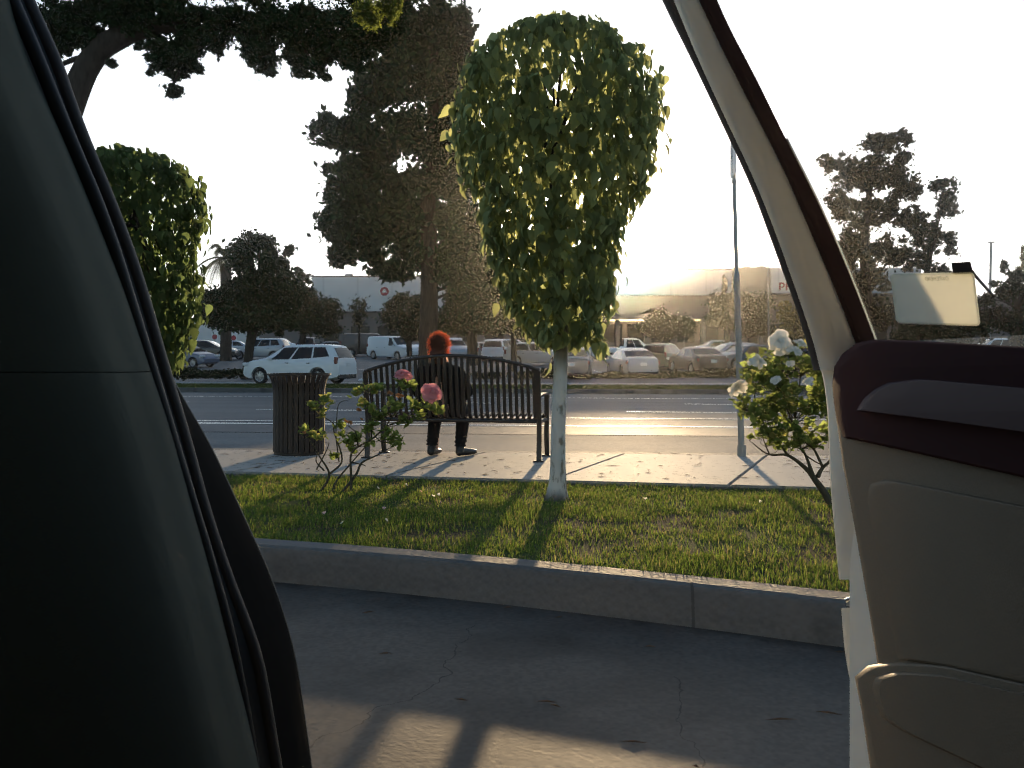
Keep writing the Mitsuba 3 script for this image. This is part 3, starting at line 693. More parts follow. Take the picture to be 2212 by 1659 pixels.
def blossom(parent, c, rad, axis, mat, seed, layers=((4, 0.35, 0.1), (5, 0.6, 0.35), (6, 0.85, 0.75), (7, 1.0, 1.15))):
    r = rng_of(seed); axis = np.asarray(axis, float); axis /= np.linalg.norm(axis)
    a = np.cross(axis, [0.2, 0.9, 0.1]); a /= np.linalg.norm(a); b = np.cross(axis, a)
    key = put('blossom', trimesh.creation.icosphere(1, rad * 0.25).apply_translation(c), mat, parent, smooth=True)
    for n, s, open_ in layers:
        for k in range(n):
            ph = 2 * PI * (k + r.uniform(-0.2, 0.2)) / n + s * 3
            v, f = petal(rad * s * r.uniform(0.8, 1.22) * 1.05, rad * s * 1.05, 0.35 * open_, r)
            e = math.cos(ph) * a + math.sin(ph) * b; tl = math.radians(12 + 62 * open_ + r.uniform(-16, 16))
            dz = axis * math.cos(tl) + e * math.sin(tl); dx = -math.sin(ph) * a + math.cos(ph) * b; dy = np.cross(dz, dx)
            Rm = np.column_stack([dx, dy * -1, dz])
            put('petal', (v @ Rm.T + c - axis * rad * 0.35 + e * rad * 0.06, f), mat, key, smooth=True)
    return key
def rose_bush(key, base_y, stems, clusters, seed, Y, leafL, parts, jit):
    r = rng_of(seed)
    for s in stems:
        p = [at(u, v, base_y + dy) for (u, v, dy, rd) in s]; rd = [q[3] for q in s]
        c = smooth_path(np.column_stack([p, rd]), 5 * len(p)); put('stem', tube(c[:, :3], np.maximum(c[:, 3], 0.0012), 7), 'mat_stem', key, smooth=60)
    nL = 0; rest = MB(); tw = MB()
    for (u, v, dy, rad, n) in clusters:
        c = at(u, v, base_y + dy)
        # a thin twig from the nearest stem point
        near = min((at(a, b, base_y + d_) for s in stems for (a, b, d_, _) in s), key=lambda q: np.linalg.norm(q - c) + (0.3 if q[2] > c[2] else 0))
        tw.tube(smooth_path([near, (near + c) / 2 + r.normal(0, 0.012, 3), c], 7), np.linspace(0.0026, 0.0014, 7), 5)
        for k in range(n):
            o = r.normal(0, 1, 3); o *= rad / np.linalg.norm(o) * r.uniform(0.2, 1.0)
            L = leafL * r.uniform(0.7, 1.25); lv_, lf_ = round_leaf(L, L * 0.85, r)
            Rm = rot_to(r.uniform(0, 6.28), r.normal(1.1, 0.6), r.normal(0, 0.5))
            lv_ = lv_ @ Rm.T + c + o
            if nL < parts:
                put('leaf', (lv_, lf_), ('mat_rose_leaf', 'mat_rose_leaf_dark', 'mat_rose_leaf_warm')[int(r.integers(0, 3))], key, smooth=True)
            else:
                rest.add(lv_, lf_, np.array([0.24, 0.30, 0.085]) * r.uniform(0.55, 1.3))
            nL += 1
    tag(put('twigs', tw.mesh, 'mat_stem', key, smooth=60), kind='stuff')
    if rest.n: tag(put('foliage', rest.mesh, 'mat_leaf_mixed', key, smooth=True, color=rest.col), kind='stuff')

pr = thing('rose_bush', 'sparse rose bush with two pink blossoms on the lawn in front of the bench', 'rose bush')
Z6 = lambda X, Yp: (619.5 + X * 0.2134, 752.2 + Yp * 0.2134)
def st(*q): return [(*Z6(a, b), c, d_) for a, b, c, d_ in q]
RY = 6.87
stems = [st((300, 1510, 0, .010), (430, 1290, 0, .009), (335, 1100, -.05, .006), (250, 960, -.08, .004), (200, 900, -.1, .002)),
         st((560, 1460, 0, .012), (700, 1280, .02, .010), (760, 1160, .04, .008), (900, 1090, .06, .005), (1030, 1015, .08, .003)),
         st((650, 1440, 0, .012), (650, 1270, 0, .010), (650, 1080, -.02, .008), (720, 1000, 0, .007), (860, 920, .02, .007), (1000, 790, .03, .006), (1120, 600, .03, .005), (1165, 420, .03, .004), (1168, 290, .03, .003)),
         st((440, 1270, 0, .008), (560, 1130, .05, .007), (480, 850, .08, .006), (470, 760, .08, .005), (370, 690, .08, .003), (340, 600, .08, .002)),
         st((530, 1150, .05, .006), (500, 900, .1, .005), (505, 720, .12, .004), (530, 560, .12, .003), (640, 520, .12, .001)),
         st((860, 920, .02, .006), (850, 700, 0, .005), (820, 560, -.02, .004), (760, 450, -.02, .002)),
         st((1000, 790, .03, .005), (1180, 720, 0, .005), (1300, 640, -.02, .004), (1420, 560, -.02, .004), (1470, 470, -.02, .003)),
         st((720, 1000, 0, .005), (700, 860, -.05, .004), (640, 800, -.06, .003), (620, 750, -.06, .002)),
         st((300, 1230, 0, .006), (390, 1060, .04, .005), (430, 960, .06, .003)), st((380, 1240, 0, .007), (300, 1150, .03, .005), (310, 1060, .03, .003)),
         st((900, 900, .02, .004), (960, 960, .02, .003), (990, 1040, .02, .002)), st((640, 1150, 0, .006), (770, 1180, -.04, .004), (800, 1195, -.05, .002)),
         st((450, 1500, 0, .010), (500, 1350, .03, .008), (620, 1200, .04, .006), (830, 960, .05, .004))]
cl = [(280, 595), (250, 600), (270, 880), (330, 900), (170, 850), (390, 510), (400, 560), (360, 660), (740, 430), (700, 460), (830, 420), (900, 410), (920, 415), (760, 570), (860, 600), (900, 660), (930, 700), (1060, 560), (1130, 590), (1100, 640), (1150, 330), (1180, 390), (1240, 350), (1260, 385), (1180, 740), (1220, 750), (1000, 650), (870, 740), (880, 780), (960, 690), (1310, 690), (1350, 690), (1440, 610), (1520, 630), (1550, 650), (1280, 560), (1300, 600), (1400, 520), (1430, 500), (1100, 900), (1130, 950), (1070, 960), (810, 820), (850, 820), (520, 770), (540, 800), (620, 960), (640, 1010), (820, 980), (560, 900), (670, 930), (480, 1090), (1010, 870), (1000, 920), (730, 900)]
r = rng_of('pink layout')
rose_bush(pr, RY, stems, [(*Z6(a, b), r.uniform(-.10, .10), 0.044, int(r.integers(12, 20))) for a, b in cl], 'pink rose', 0, 0.051, 280, 0)
toward = np.array([0.15, -0.8, 0.55])
blossom(pr, at(*Z6(1172, 240), RY + .03), 0.062, (0.1, -0.35, 0.9), 'mat_petal_pink', 'pink1')
blossom(pr, at(*Z6(1482, 440), RY - .02), 0.068, (0.35, -0.85, 0.35), 'mat_petal_pink', 'pink2')
for i, (a, b, s) in enumerate(((1050, 450, .024), (1130, 470, .026), (1165, 480, .02), (730, 620, .022), (640, 745, .020), (760, 715, .012), (600, 735, .015), (180, 850, .018))):
    blossom(pr, at(*Z6(a, b), RY), s, (0.3, -0.3, 0.7), 'mat_petal_dry', f'dry{i}', ((4, .7, .3), (5, 1, .9)))

wr = thing('rose_bush', 'leafy rose bush with large white blossoms, beside the open car door', 'rose bush')
Z7 = lambda X, Yp: (1504.5 + X * 0.2668, 663.75 + Yp * 0.2668)
def sw(*q): return [(*Z7(a, b), c, d_) for a, b, c, d_ in q]
WY = 6.2
stems = [sw((1100, 1660, 0, .030), (1060, 1540, 0, .026), (970, 1410, 0, .022), (890, 1310, .02, .016), (740, 1200, .04, .010), (580, 1190, .05, .006), (430, 1080, .05, .002)),
         sw((950, 1380, 0, .016), (885, 1200, -.03, .009), (850, 1150, -.04, .007), (780, 950, -.05, .006), (700, 700, -.05, .004), (690, 400, -.03, .003), (680, 300, -.03, .003)),
         sw((980, 1370, 0, .018), (1020, 1300, .03, .012), (1100, 1200, .05, .009), (1130, 900, .06, .006), (1050, 600, .06, .004)),
         sw((1020, 1290, .02, .011), (950, 1150, .04, .008), (880, 1090, .05, .006), (800, 900, .08, .005), (840, 560, .08, .004), (800, 380, .05, .003)),
         sw((740, 1200, .04, .008), (640, 1060, .03, .006), (520, 900, .02, .005), (470, 700, 0, .004), (510, 450, 0, .003)),
         sw((590, 1190, .05, .005), (565, 1130, .05, .004), (530, 1040, .05, .003)),
         sw((885, 1200, -.03, .006), (980, 1260, 0, .004), (1060, 1290, 0, .003)), sw((560, 1000, .02, .004), (420, 850, 0, .003), (340, 700, 0, .002))]
r = rng_of('white layout'); cl = []
for k in range(360):
    t = r.uniform(0, 1); yv = 340 + 800 * t ** 0.9
    lo = np.interp(yv, [340, 450, 600, 800, 1000, 1100, 1150], [640, 400, 350, 330, 420, 560, 640]); hi = np.interp(yv, [340, 600, 1150], [1150, 1250, 1250])
    X = r.uniform(lo, hi)
    dens = 1.0 if yv < 850 else 0.55
    if r.uniform() < dens and not (380 < yv < 560 and 560 < X < 620): cl.append((*Z7(X, yv), r.uniform(-.25, .25), 0.050, int(r.integers(7, 12))))
cl += [(*Z7(300, 770), 0, .03, 5), (*Z7(330, 800), 0, .03, 5), (*Z7(660, 1150), 0, .03, 5), (*Z7(430, 1060), 0, .02, 4)]
rose_bush(wr, WY, stems, cl, 'white rose', 0, 0.054, 290, 0)
blossom(wr, at(*Z7(678, 270), WY - .25), 0.074, (-0.1, -0.9, 0.3), 'mat_petal_white', 'w1')
blossom(wr, at(*Z7(520, 425), WY - .25), 0.056, (0.6, -0.3, 0.4), 'mat_petal_white', 'w2')
blossom(wr, at(*Z7(320, 640), WY - .25), 0.060, (-0.3, 0.5, 0.6), 'mat_petal_white', 'w3')
blossom(wr, at(*Z7(800, 330), WY - .28), 0.050, (0.1, -0.3, 0.9), 'mat_petal_white', 'w4')
blossom(wr, at(*Z7(845, 275), WY - .25), 0.040, (0.3, -0.3, 0.8), 'mat_petal_white', 'w5')
blossom(wr, at(*Z7(640, 590), WY - .3), 0.034, (-0.4, -0.5, 0.5), 'mat_petal_white', 'w6', ((4, .7, .3), (5, 1, .9)))
for i, (a, b) in enumerate(((445, 440), (890, 600), (760, 450), (910, 590))):
    blossom(wr, at(*Z7(a, b), WY - .28), 0.026, (-0.4, -0.5, 0.5), 'mat_petal_white', f'w7{i}', ((4, .7, .3), (5, 1, .9)))

# fallen petals and litter
r = rng_of('fallen')
ORD = 'first second third fourth fifth sixth seventh eighth ninth tenth eleventh twelfth'.split()
for i, (u, v) in enumerate(sorted(((820, 1055), (912, 1062), (938, 1072), (950, 1070), (828, 1100), (838, 1125), (735, 1130), (1395, 1078), (1640, 1085), (880, 1048), (700, 1110), (955, 1085)))):
    p = on(u, v, ZL + 0.015); v_, f_ = petal(0.022, 0.024, 0.4, r)
    k = put('fallen_petal', (v_ @ rot_to(r.uniform(0, 6.28), 1.2, r.normal(0, .3)).T + p, f_), 'mat_petal_white' if i % 3 else 'mat_petal_pale', smooth=True)
    tag(k, f'pale fallen rose petal on the lawn, {ORD[i]} petal from the left', 'petal', 'fallen rose petals on the lawn')
lit = MB()
for k in range(150):
    x = r.uniform(-3.0, 3.4); y = r.uniform(lawn_edge_y(x) + 0.1, street_y(x) - 0.1); a = r.normal(0, 0.6); L = abs(r.normal(0.02, 0.025)) + 0.008; w = r.uniform(0.002, 0.006)
    e = np.array([math.cos(a), math.sin(a), 0]); s_ = np.array([-e[1], e[0], 0]); p = np.array([x, y, ZS + 0.004])
    lit.add([p - e * L, p + s_ * w + up * 0.006, p + e * L, p - s_ * w + up * 0.003], [[0, 1, 2], [0, 2, 3]])
for k in range(24):
    x = r.uniform(-1.2, 1.4); y = r.uniform(2.4, kerb_y(x) - 0.05); a = r.uniform(-.6, .6); L = abs(r.normal(0.02, 0.015)) + 0.006; w = 0.0022
    e = np.array([math.cos(a), math.sin(a), 0]); s_ = np.array([-e[1], e[0], 0]); p = np.array([x, y, ZR + 0.004])
    lit.add([p - e * L, p + s_ * w + up * 0.006, p + e * L, p - s_ * w + up * 0.003], [[0, 1, 2], [0, 2, 3]])
tag(put('leaf_litter', lit.mesh, 'mat_litter'), 'dry leaf scraps and twigs strewn over pavement and road', 'leaf litter', kind='stuff')
# ---------------------------------------------------------------- the car the photo is taken from, its side door swung open
own = thing('open_car', 'cream car with its side door open, seen from inside, dark pillar and beige door', 'car')
def curve(pts):
    p = np.array(pts, float); order = np.argsort(p[:, 1]); return lambda v: np.interp(v, p[order, 1], p[order, 0])
vs = np.linspace(-60, 1760, 48)
def sm(fn):
    """soften the traced polyline a little"""
    return lambda v: sum(fn(np.asarray(v) + d) for d in (-45, -22, 0, 22, 45)) / 5
cA = sm(curve([(-45, -60), (0, 76), (24, 136), (60, 212), (100, 304), (140, 400), (188, 520), (226, 619), (282, 789), (326, 920), (376, 1096), (426, 1271), (464, 1421), (514, 1622), (545, 1760)]))
cB = sm(curve([(8, -60), (36, 0), (80, 100), (120, 200), (168, 320), (212, 420), (256, 540), (292, 660), (351, 851), (401, 1020), (451, 1183), (501, 1359), (535, 1528), (553, 1640), (568, 1760)]))
cC = sm(curve([(44, -60), (72, 0), (136, 140), (168, 240), (200, 320), (248, 432), (296, 560), (328, 664), (363, 789), (407, 933), (451, 1096), (501, 1246), (539, 1340), (564, 1409), (581, 1496), (603, 1634), (625, 1760)]))
cD = sm(curve([(250, 500), (345, 760), (388, 854), (432, 920), (476, 1008), (539, 1146), (583, 1240), (626, 1371), (642, 1446), (672, 1659), (684, 1760)]))
# inner trim: rounded panel, two stretches with a shut line between them
def trim_rings(v0, v1, n=26):
    R = []
    for v in np.linspace(v0, v1, n):
        a = float(cA(v)); ks = np.linspace(0, 1, 11); ring = []
        for k in ks:                                   # from deep inside the car to the edge
            y = 0.72 - 0.15 * (1 - k) ** 0.55; u = a - 620 * (1 - k) ** 1.25 - 4
            ring.append(at(u, v, y))
        e = ring[-1]
        ring += [e + np.array([0.004, 0.012, 0]), e + np.array([-0.004, 0.05, 0]), ring[5] + np.array([-0.03, 0.10, 0]), ring[0] + np.array([-0.10, 0.02, 0])]
        R.append(ring)
    return R
tag(put('pillar_trim', loft(trim_rings(-80, 803)), 'mat_trim', own, smooth=40), 'grey upper pillar trim')
tag(put('pillar_trim', loft(trim_rings(805, 1780, 30)), 'mat_trim', own, smooth=40), 'grey lower pillar trim')
def bead(fn, off, rad_u, depth, v0=-80, v1=1780, n=40, taper=None):
    return [at(float(fn(v)) + off, v, depth) for v in np.linspace(v0, v1, n)]
# seal: base channel, two beads
R = []
for v in vs:
    a, c = float(cA(v)), float(cC(v))
    R.append([at(a - 10, v, .745), at(a + 0.30 * (c - a), v, .775), at(c - 8, v, .80), at(c - 10, v, .86), at(a - 10, v, .83)])
put('door_frame', loft(R), 'mat_rubber', own, smooth=30)
put('door_seal', tube(bead(cB, -9, 0, .775), 0.0062, 10), 'mat_rubber', own, smooth=True)
put('door_seal', tube(bead(cC, -14, 0, .80), 0.0065, 10), 'mat_rubber_soft', own, smooth=True)
put('seal_edge', tube(bead(cC, -2, 0, .805), 0.0021, 8), 'mat_seal_edge', own, smooth=True)
R = []
for v in np.linspace(520, 1780, 36):
    c, d = float(cC(v)), float(cD(v)); d = max(d, c + 1)
    R.append([at(c - 40, v, .84), at(0.5 * (c + d), v, .90), at(d - 6, v, .935), at(d, v, .945), at(d - 3, v, .96), at(c - 40, v, .99)])
tag(put('body_side', loft(R), 'mat_black', own, smooth=30), 'black lower body edge beside the door opening')
put('body_edge', tube([at(float(cD(v)) - 1, v, .947) for v in np.linspace(760, 1780, 30)], 0.0018, 8), 'mat_seal_edge', own, smooth=True)
# the rest of the cabin, round and behind the eye
cab = MB(); cab.tm(bevel_box((-2.3, -1.15, 1.66), (1.5, 0.66, 1.72), 0.03)); cab.tm(bevel_box((-2.3, 0.60, 1.64), (-0.5, 0.86, 1.705), 0.02)); put('roof', cab.mesh, 'mat_cream', own)
put('headliner', bevel_box((-2.2, -1.05, 1.62), (1.45, 0.60, 1.655), 0.01), 'mat_trim', own)
put('floor', bevel_box((-2.2, -1.1, 0.28), (1.5, 0.55, 0.36), 0.02), 'mat_seat', own)
put('far_door', bevel_box((-2.2, -1.12, 0.36), (1.5, -1.0, 1.65), 0.03), 'mat_trim', own)
put('quarter_panel', bevel_box((-2.3, 0.80, 0.25), (-0.60, 0.86, 1.70), 0.02), 'mat_cream', own)
put('front_door', bevel_box((0.72, 0.50, 0.30), (1.5, 0.58, 1.15), 0.03), 'mat_cream', own)
put('dashboard', bevel_box((1.5, -1.1, 0.30), (1.9, 0.58, 1.12), 0.05), 'mat_seat', own)
put('rear_panel', bevel_box((-2.3, -1.1, 0.36), (-2.15, 0.6, 1.65), 0.03), 'mat_trim', own)
put('seat_cushion', bevel_box((-1.0, -0.95, 0.40), (0.45, 0.30, 0.72), 0.06), 'mat_seat', own)
put('backrest', bevel_box((-1.30, -0.95, 0.45), (-0.95, 0.22, 1.45), 0.08), 'mat_seat', own)
put('front_backrest', bevel_box((0.95, -0.95, 0.45), (1.25, 0.35, 1.40), 0.08), 'mat_seat', own)

# ---- the open door
YL = 1.36
def door_y(u, off=0.0):
    a, b = 0.497, 0.050                       # door plane: x = a + b (YL - y) - off
    return (a + b * YL - off) / ((u - CU) / F + b)
def dp(u, v, off=0.0): return at(u, v, min(door_y(u, off), 1.45))
door = tag(numbered(own + '__door'), 'cream rear door swung wide open, with beige and maroon lining')
fE0 = sm(curve([(1405, -60), (1429, 0), (1500, 141), (1572, 294), (1624, 405), (1679, 555), (1726, 683), (1748, 760), (1768, 850)]))
fE1 = sm(curve([(1430, -60), (1455, 0), (1513, 141), (1577, 277), (1628, 384), (1679, 512), (1739, 683), (1764, 760), (1782, 850)]))
fE2 = sm(curve([(1480, -60), (1510, 0), (1564, 115), (1628, 239), (1688, 354), (1747, 491), (1811, 640), (1846, 735), (1880, 830)]))
fE3 = sm(curve([(1524, -60), (1549, 0), (1572, 55), (1628, 158), (1705, 316), (1756, 414), (1814, 542), (1862, 661), (1890, 735), (1930, 840)]))
def fy(v): return 1.37 - 0.20 * np.clip((780 - v) / 840.0, 0, 1.1) ** 1.1
fvs = np.linspace(-70, 800, 34)
def band(l, r_, y0, y1, back, bulge=0.0):
    R = []
    for v in fvs:
        y = float(fy(v)); a, b = float(l(v)), float(r_(v))
        R.append([at(a, v, y + y0), at(a * .75 + b * .25, v, y + y0 * .75 + y1 * .25 - bulge), at(a * .4 + b * .6, v, y + y0 * .4 + y1 * .6 - bulge), at(b, v, y + y1), at(b, v, y + back), at(a, v, y + back)])
    return loft(R)
tag(put('gasket', band(fE0, fE1, .030, .012, .05, .004), 'mat_rubber_soft', door, smooth=30), 'dark rubber gasket')
put('window_frame', band(fE1, fE2, .006, -.020, .035, .010), 'mat_cream', door, smooth=50)
put('inner_seal', band(fE2, fE3, -.024, -.030, .02, .004), 'mat_seal_brown', door, smooth=30)
g = np.linspace(0, 1, 12); gv = np.array([[at(float(fE3(v)) - 3, v, float(fy(v)) - .012) + t * np.array([0.045 + 0.05 * (v < 0), -0.72, 0]) for t in g] for v in np.linspace(-70, 765, 26)])
gm = loft(gv, closed=False); put('window_glass', gm, 'mat_window', door, smooth=True)
put('glass_edge', tube([at(float(fE3(v)) + 1, v, float(fy(v)) - .022) for v in np.linspace(300, 745, 24)], 0.0026, 8), 'mat_chrome', door, smooth=True)

oE = sm(curve([(1745, 690), (1773, 794), (1785, 851), (1790, 949), (1793, 1052), (1802, 1138), (1808, 1213), (1816, 1290), (1819, 1333), (1822, 1396), (1836, 1476), (1848, 1516), (1872, 1659), (1885, 1760)]))
iE = sm(curve([(1835, 690), (1819, 765), (1801, 800), (1797, 840), (1802, 880), (1816, 943), (1821, 1006), (1839, 1098), (1859, 1213), (1876, 1310), (1894, 1425), (1915, 1560), (1940, 1760)]))
# shut face: cream painted edge of the door, with the latch cut-out between two stretches
def shut_face(v0, v1, n):
    R = []
    for v in np.linspace(v0, v1, n):
        a, b = float(oE(v)), max(float(iE(v)) + 14, float(oE(v)) + 20)
        R.append([at(a, v, YL + .085), at(a + 3, v, YL + .06), at(.5 * (a + b), v, YL + .035), at(b, v, YL + .012), at(b + 30, v, YL + .03), at(b + 30, v, YL + .12), at(a + 10, v, YL + .12)])
    return loft(R)
put('shut_face', shut_face(755, 1252, 24), 'mat_cream', door, smooth=50)
put('shut_face', shut_face(1313, 1780, 20), 'mat_cream', door, smooth=50)
R = []
for v in np.linspace(1248, 1318, 4):
    R.append([at(1866, v, YL + .02), at(1920, v, YL + .02), at(1920, v, YL + .13), at(1872, v, YL + .13)])
put('shut_face', loft(R), 'mat_cream', door)
lat = put('latch', tube([at(1826, 1298, YL + .06), at(1850, 1288, YL + .055), at(1866, 1286, YL + .05)], .0035, 8), 'mat_chrome', door, smooth=True)
put('latch_plate', loft([[at(1828, v, YL + .075), at(1868, v, YL + .045), at(1868, v, YL + .10), at(1830, v, YL + .10)] for v in (1300, 1309)]), 'mat_chrome', lat)
put('latch_pocket', loft([[at(1846, v, YL + .08), at(1869, v, YL + .034), at(1869, v, YL + .11), at(1848, v, YL + .11)] for v in np.linspace(1252, 1299, 4)]), 'mat_black', lat)
put('latch_hook', tube([at(1848, 1304, YL + .06), at(1860, 1296, YL + .055), at(1858, 1306, YL + .055)], .003, 8), 'mat_chrome', lat, smooth=True)

def panel(outline, off0, off1, round_=0.006, mat='mat_beige', name='panel', label=None):
    """a padded panel lying on the door plane: outline in picture points, swollen between two offsets from the plane"""
    p = np.array(outline, float); m = len(p)
    c = p.mean(0); R = []
    for s, o in ((1.0, off0), (1.0, off1 - round_ * 1.2), (1.0 - .012, off1 - round_ * .35), (1.0 - .035, off1)):
        R.append([dp(c[0] + (u - c[0]) * s, c[1] + (v - c[1]) * s, o) for u, v in p])
    v, f = loft(R, True, False)
    k = len(v); pts = np.array(R[-1]); flat = p * 1.0
    tv, tf = trimesh.creation.triangulate_polygon(Polygon(flat), engine='earcut')
    idx = np.array([np.argmin(((flat - q) ** 2).sum(1)) for q in tv]) + 3 * m
    tf = idx[tf]
    key = put(name, (v, np.vstack([f, tf])), mat, door, smooth=35)
    return tag(key, label) if label else key
def dense(pts, n=60):
    return [tuple(q) for q in LineString(pts).interpolate(np.linspace(0, 1, n), normalized=True) for q in [(q.x, q.y)]]
XR = 2700
belt = [(1819, 765), (1845, 742), (1890, 733), (2000, 737), (2212, 749), (XR, 775), (XR, 1160), (2212, 1032), (2000, 984), (1816, 944), (1803, 884), (1797, 838), (1802, 792)]
base = [(1803, 880), (1816, 938), (2000, 978), (2212, 1026), (XR, 1150), (XR, 1900), (1960, 1900), (1915, 1560), (1894, 1425), (1876, 1310), (1859, 1213), (1839, 1098), (1821, 1006)]
panel(dense(base), -.03, .008, .006, 'mat_beige', 'lining', 'beige textured door lining')
panel(dense(belt), -.03, .030, .022, 'mat_pad_maroon', 'belt_pad', 'dark maroon padded top of the door')
ledge = [(1850, 886), (1872, 852), (1910, 828), (1985, 818), (2212, 838), (XR, 880), (XR, 1010), (2212, 934), (2000, 905), (1900, 893)]
panel(dense(ledge), .02, .048, .014, 'mat_ledge', 'armrest', 'glossier purplish armrest ledge')
inset = [(1872, 1078), (1874, 1052), (1888, 1037), (1922, 1035), (2212, 1092), (XR, 1195), (XR, 1600), (2212, 1478), (2040, 1440), (1938, 1424)]
panel(dense(inset), -.01, .0125, .004, 'mat_beige', 'inset_panel', 'beige inset panel with a rounded seam')
pocket = [(1846, 1462), (1853, 1446), (1880, 1436), (1930, 1428), (2030, 1434), (2212, 1475), (XR, 1580), (XR, 1950), (1935, 1950), (1886, 1700), (1862, 1540)]
panel(dense(pocket), -.02, .017, .010, 'mat_beige', 'map_pocket', 'bulging map pocket low on the door')
ins2 = [(1884, 1480), (1890, 1520), (1903, 1550), (1945, 1578), (2106, 1654), (2400, 1790), (XR, 1900), (XR, 1600), (2212, 1498), (2030, 1456), (1930, 1450), (1890, 1462)]
panel(dense(ins2), .01, .022, .005, 'mat_beige', 'pocket_front')
# outer skin behind the lining, so the door has its real thickness
osk = MB(); osk.add(*loft([[np.array([0.53 + (YL - y) * .05, y, z]), np.array([0.62 + (YL - y) * .05, y, z])] for y in (1.44, 0.4) for z in (0.30,)] and
    [[np.array([.535 + .05 * (YL - y), y, .3]), np.array([.535 + .05 * (YL - y), y, 1.17]), np.array([.60 + .05 * (YL - y), y, 1.15]), np.array([.625 + .05 * (YL - y), y, .75]), np.array([.60 + .05 * (YL - y), y, .3])] for y in (1.40, 1.0, 0.6, 0.35)]))
put('outer_skin', osk.mesh, 'mat_cream', door, smooth=30)

# ---- the card clipped to the window
card = thing('parking_card', 'translucent pale card in a dark clip, hanging by the door window', 'card')
q = [at(1925, 593, 1.03), at(2102, 590, 0.99), at(2116, 703, 0.985), at(1938, 697, 1.025)]
ex, ez = (q[1] - q[0]), (q[3] - q[0]); nn = np.cross(ex, ez); nn /= np.linalg.norm(nn)
def on_card(a, b, o=0.0): return q[0] * (1 - a) * (1 - b) + q[1] * a * (1 - b) + q[2] * a * b + q[3] * (1 - a) * b + nn * o
rim_ = [(a, b) for a, b in [(.03, 0), (.97, 0), (.99, .02), (1, .04), (1, .95), (.985, .985), (.96, 1), (.05, 1), (.02, .985), (.0, .94), (0, .05), (.01, .02)]]
v, f = loft([[on_card(a, b, o) for a, b in rim_] for o in (-.0006, .0006)]); put('sheet', (v, f), 'mat_card', card)
put('sheet_rim', tube([on_card(a, b) for a, b in rim_ + rim_[:1]], .0011, 6), 'mat_card', card, smooth=True)
m = MB(); hgt = np.linalg.norm(ez) * .085
for t, x0 in (('OV/ICHEAD', .42),):
    tm = meshkit.text_mesh(t, 1.0, 0.2); b = tm.bounds; wv = tm.vertices
    sc = .28 / (b[1, 0] - b[0, 0]); vv = np.array([on_card(x0 + .28 - (p[0] - b[0, 0]) * sc, .135 - p[1] * .075, (-.0010 if p[2] < .1 else -.0014)) for p in wv])
    m.add(vv, tm.faces)
put('print', m.mesh, 'mat_ink', card)
m = MB(); m.add(*loft([[on_card(a, b, o) for a, b in ((.76, -.20), (.985, -.21), (1.0, -.02), (.76, -.01))] for o in (-.004, .008)])); put('clip', m.mesh, 'mat_rubber_soft', card)
put('clip_arm', tube(smooth_path([on_card(.99, -.05, .006), on_card(1.04, .05, .02), at(2146, 640, .96)], 8), .0016, 8), 'mat_rubber', card, smooth=True)
# ---------------------------------------------------------------- cars
def rev(prof, n=20):
    m = trimesh.creation.revolve(np.array(prof, float), sections=n)
    m.apply_transform(trimesh.transformations.rotation_matrix(PI / 2, [1, 0, 0])); return m        # axis along y
PROF = {
 'suv': dict(rise=.13, L=4.55, W=1.84, H=1.66, belt=.60, wb=(-1.33, 1.40), top=[(-.5, .48), (-.495, .60), (-.485, .66), (-.44, .86), (-.41, .965), (-.36, .99), (-.2, 1), (.0, .995), (.08, .96), (.25, .665), (.40, .60), (.465, .53), (.49, .46), (.5, .36)], side=(-.40, .215, -.345, .085), ws=(.095, .245), rw=(-.485, -.425)),
 'sedan': dict(L=4.7, W=1.80, H=1.45, belt=.62, wb=(-1.35, 1.40), top=[(-.5, .46), (-.495, .62), (-.47, .70), (-.37, .735), (-.22, .94), (-.15, .99), (-.05, 1), (.04, .985), (.10, .94), (.25, .68), (.42, .60), (.475, .50), (.5, .38)], side=(-.335, .215, -.18, .085), ws=(.105, .245), rw=(-.365, -.225)),
 'hatch': dict(rise=.08, L=4.3, W=1.78, H=1.52, belt=.62, wb=(-1.28, 1.32), top=[(-.5, .46), (-.495, .60), (-.47, .70), (-.40, .88), (-.33, .97), (-.18, 1), (-.02, .99), (.06, .95), (.25, .67), (.40, .58), (.47, .48), (.5, .38)], side=(-.40, .225, -.31, .06), ws=(.075, .245), rw=(-.475, -.365)),
 'van': dict(L=4.8, W=1.84, H=1.84, belt=.58, wb=(-1.45, 1.45), top=[(-.5, .46), (-.497, .88), (-.485, .96), (-.45, .99), (-.2, 1), (.08, 1), (.14, .975), (.30, .63), (.42, .56), (.47, .48), (.5, .36)], side=(.08, .285, .08, .155), ws=(.155, .295), rw=(-.499, -.49)),
 'pickup': dict(L=5.5, W=1.95, H=1.82, belt=.60, wb=(-1.65, 1.65), top=[(-.5, .44), (-.498, .585), (-.49, .60), (-.125, .60), (-.12, .62), (-.105, .93), (-.09, .985), (0, 1), (.07, .985), (.10, .95), (.21, .64), (.42, .60), (.475, .52), (.5, .38)], side=(-.085, .185, -.075, .085), ws=(.105, .205), rw=(-.118, -.100)),
}
CARS = {}
